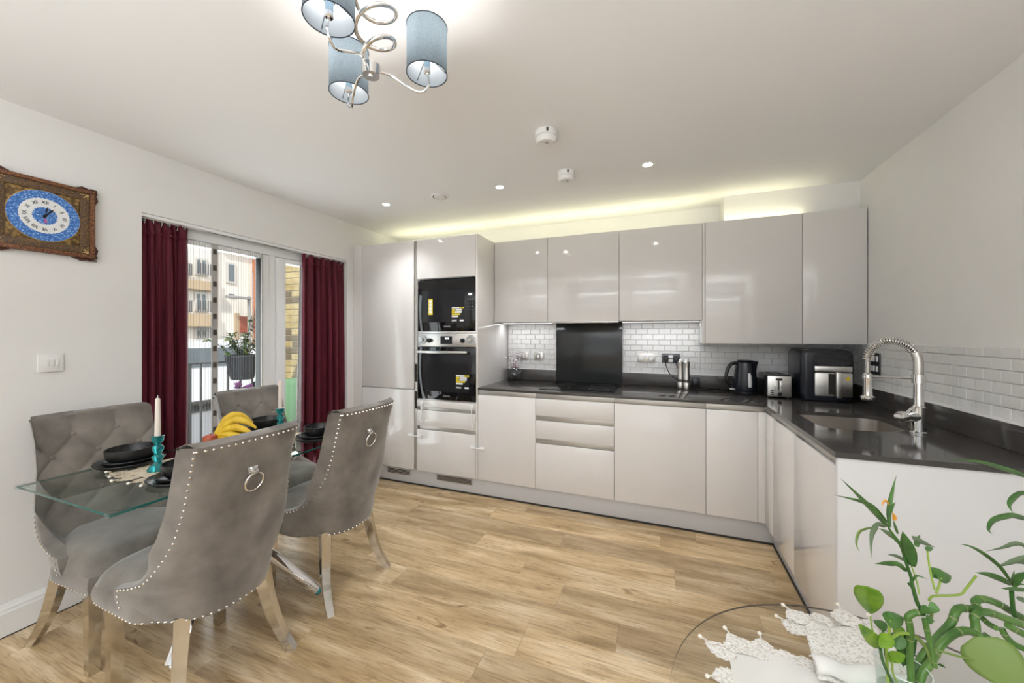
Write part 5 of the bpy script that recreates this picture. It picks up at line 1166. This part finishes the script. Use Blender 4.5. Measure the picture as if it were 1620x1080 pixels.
for fn, pts, w_, d0, d1, m in (
    (Z3, [(412, 555), (320, 450), (200, 325), (50, 180)], 52, D + .01, D - .05, LG), (Z3, [(412, 525), (300, 400), (180, 350), (0, 308)], 42, D + .01, D - .02, LG), (Z3, [(430, 560), (424, 430), (450, 280), (482, 155)], 42, D + .01, D + .05, LG),
    (Z3, [(425, 460), (440, 410), (474, 362)], 40, D, D + .02, LG), (Z3, [(492, 610), (475, 560), (458, 500)], 26, D, D - .01, LG), (Z3, [(400, 560), (340, 540), (290, 620), (285, 805)], 54, D, D - .06, LGREY), (Z3, [(300, 560), (200, 590), (170, 680), (196, 755)], 26, D, D - .04, LGY),
    (Z3, [(478, 650), (410, 600), (345, 565)], 48, D + .01, D + .04, LGREY), (Z3, [(560, 905), (500, 850), (400, 838), (315, 842)], 56, D, D - .03, LG), (Z3, [(545, 815), (480, 782), (410, 770)], 36, D + .01, D + .05, LGREY), (Z3, [(520, 700), (470, 640), (430, 565)], 40, D - .005, D, LG),
    (Z3, [(598, 860), (575, 720), (530, 590)], 120, D - .01, D - .03, LG), (Z3, [(640, 710), (645, 660), (665, 615)], 48, D + .02, D + .03, LG), (Z3, [(610, 640), (690, 675), (780, 715)], 52, D + .01, D + .03, LGREY), (Z3, [(605, 985), (640, 935), (722, 962)], 22, D - .01, D - .02, LG), (Z3, [(615, 1040), (590, 1010), (570, 990)], 22, D, D - .01, LG),
    (Z3, [(1600, 190), (1470, 155), (1300, 98), (1100, 46), (890, 40)], 52, D + .06, D + .01, LG), (Z3, [(1560, 300), (1450, 295), (1380, 340), (1358, 390), (1385, 445)], 52, D + .05, D, LG), (Z3, [(1560, 510), (1460, 485), (1370, 468), (1240, 500), (1195, 570), (1225, 612)], 60, D + .05, D, LG),
    (Z3, [(1372, 985), (1290, 870), (1170, 770), (1060, 708), (975, 690)], 40, D + .06, D + .02, LG), (Z3, [(1560, 760), (1460, 695), (1390, 688), (1300, 718), (1170, 746)], 44, D + .04, D + .06, LGREY), (Z3, [(1560, 770), (1440, 805), (1340, 840), (1250, 870)], 50, D + .03, D + .06, LGREY), (Z3, [(1560, 870), (1450, 830), (1330, 845)], 36, D + .08, D + .1, LGREY),
    (Z3, [(1380, 1010), (1300, 965), (1200, 925), (1095, 910)], 66, D + .06, D + .03, LG), (Z3, [(1385, 1010), (1388, 950), (1396, 890)], 30, D + .06, D + .08, LG), (Z3, [(1385, 1015), (1430, 950), (1520, 900)], 70, D + .05, D + .02, LG), (Z3, [(1520, 1050), (1400, 1038), (1295, 1032)], 42, D + .02, D, LG), (Z3, [(1380, 1060), (1420, 1000), (1500, 1010)], 30, D + .05, D + .03, LG),
    (Z1, [(1560, 225), (1620, 250), (1700, 280)], 50, D + .04, D + .02, LGREY), (Z1, [(930, 760), (960, 770), (995, 790)], 26, D - .03, D - .05, LG), (Z1, [(690, 110), (720, 140), (745, 180)], 30, D, D, LG), (Z1, [(760, 540), (740, 680), (785, 690)], 24, D + .02, D + .02, DKST)):
    blade(fn, pts, w_, d0, d1, m)
blade(Z3, [(425, 385), (400, 352), (380, 365), (372, 400)], 22, D, D - .01, ORGL); blade(Z3, [(462, 505), (468, 480), (450, 440)], 36, D - .01, D - .01, ORGL)
def heart(fn, base, tip, wpx, d0, d1, m, fold=.25):
    p0, p1 = put(*fn(*base), d0), put(*fn(*tip), d1); ax = p1 - p0; L = ax.length; ax.normalize(); view = ((p0 + p1) / 2 - CAMP).normalized(); sd = ax.cross(view).normalized(); nr = sd.cross(ax); W = wpx * .2 * (d0 + d1) / 2 / FPX / 1.15; b = B()
    def f(u, v):
        s_ = (u - .5) * 2; w_ = W * .5 * (math.sin(PI * v ** .62) ** .75 if 0 < v < 1 else 0); back = -.16 * L * abs(s_) * (1 - v) ** 2 * 1.4
        return p0 + ax * (L * v + back) + sd * (s_ * w_) + nr * (fold * abs(s_) * w_ + .12 * L * v * v)
    b.grid(f, 9, 13); o = b.obj('leaf', m, pt, ang=180); o.modifiers.new('Solidify', 'SOLIDIFY').thickness = .0006
heart(Z1, (372, 185), (392, 390), 205, DJ - .03, DJ - .01, LB); heart(Z1, (455, 610), (335, 480), 120, DJ - .03, DJ - .06, LB); heart(Z1, (540, 545), (470, 620), 110, DJ - .04, DJ - .05, LB); heart(Z1, (545, 410), (690, 380), 130, DJ - .03, DJ - .0, LG); heart(Z1, (545, 400), (525, 345), 80, DJ - .02, DJ - .02, LG)
heart(Z1, (500, 460), (400, 405), 80, DJ - .01, DJ + .02, LG); heart(Z1, (560, 710), (665, 690), 90, DJ - .035, DJ - .05, LB); heart(Z1, (640, 520), (560, 470), 110, DJ, DJ + .02, LB); heart(Z1, (620, 540), (600, 640), 120, DJ, DJ - .01, LG); heart(Z1, (670, 560), (650, 790), 120, DJ + .01, DJ + .005, DKST); heart(Z1, (560, 720), (540, 715), 60, DJ - .035, DJ - .04, LB)
heart(Z3, (828, 945), (935, 930), 100, D - .01, D + .01, LG); heart(Z3, (828, 945), (757, 880), 100, D - .01, D - .01, LG); heart(Z3, (722, 728), (780, 715), 40, D, D + .01, LG); heart(Z1, (870, 300), (950, 330), 90, DJ - .02, DJ - .03, LG); heart(Z1, (850, 320), (780, 340), 70, DJ - .02, DJ - .01, LG); heart(Z1, (850, 400), (910, 420), 70, DJ - .02, DJ - .02, LG)
heart(Z1, (1290, 620), (1620, 1010), 420, DJ - .05, DJ - .10, LGY, .1)

# added window, never in view, put in to go with the rear fill light
w2_ = B(); w2_.box(-3.05, YR, .35, -2.99, YR + .05, 2.35, bev=.004); w2_.box(.39, YR, .35, .45, YR + .05, 2.35, bev=.004); w2_.box(-2.99, YR, .35, .39, YR + .05, .41, bev=.004); w2_.box(-2.99, YR, 2.29, .39, YR + .05, 2.35, bev=.004)
added_window = tag(w2_.obj('added_window_2', UPVC), 'added white framed window behind the camera, paired with the rear fill light', kind='structure')
bx('pane', mat('added_window_pane', (.8, .85, .9), .1), added_window, -2.99, YR + .005, .41, .39, YR + .02, 2.29, bev=0, smooth=False)
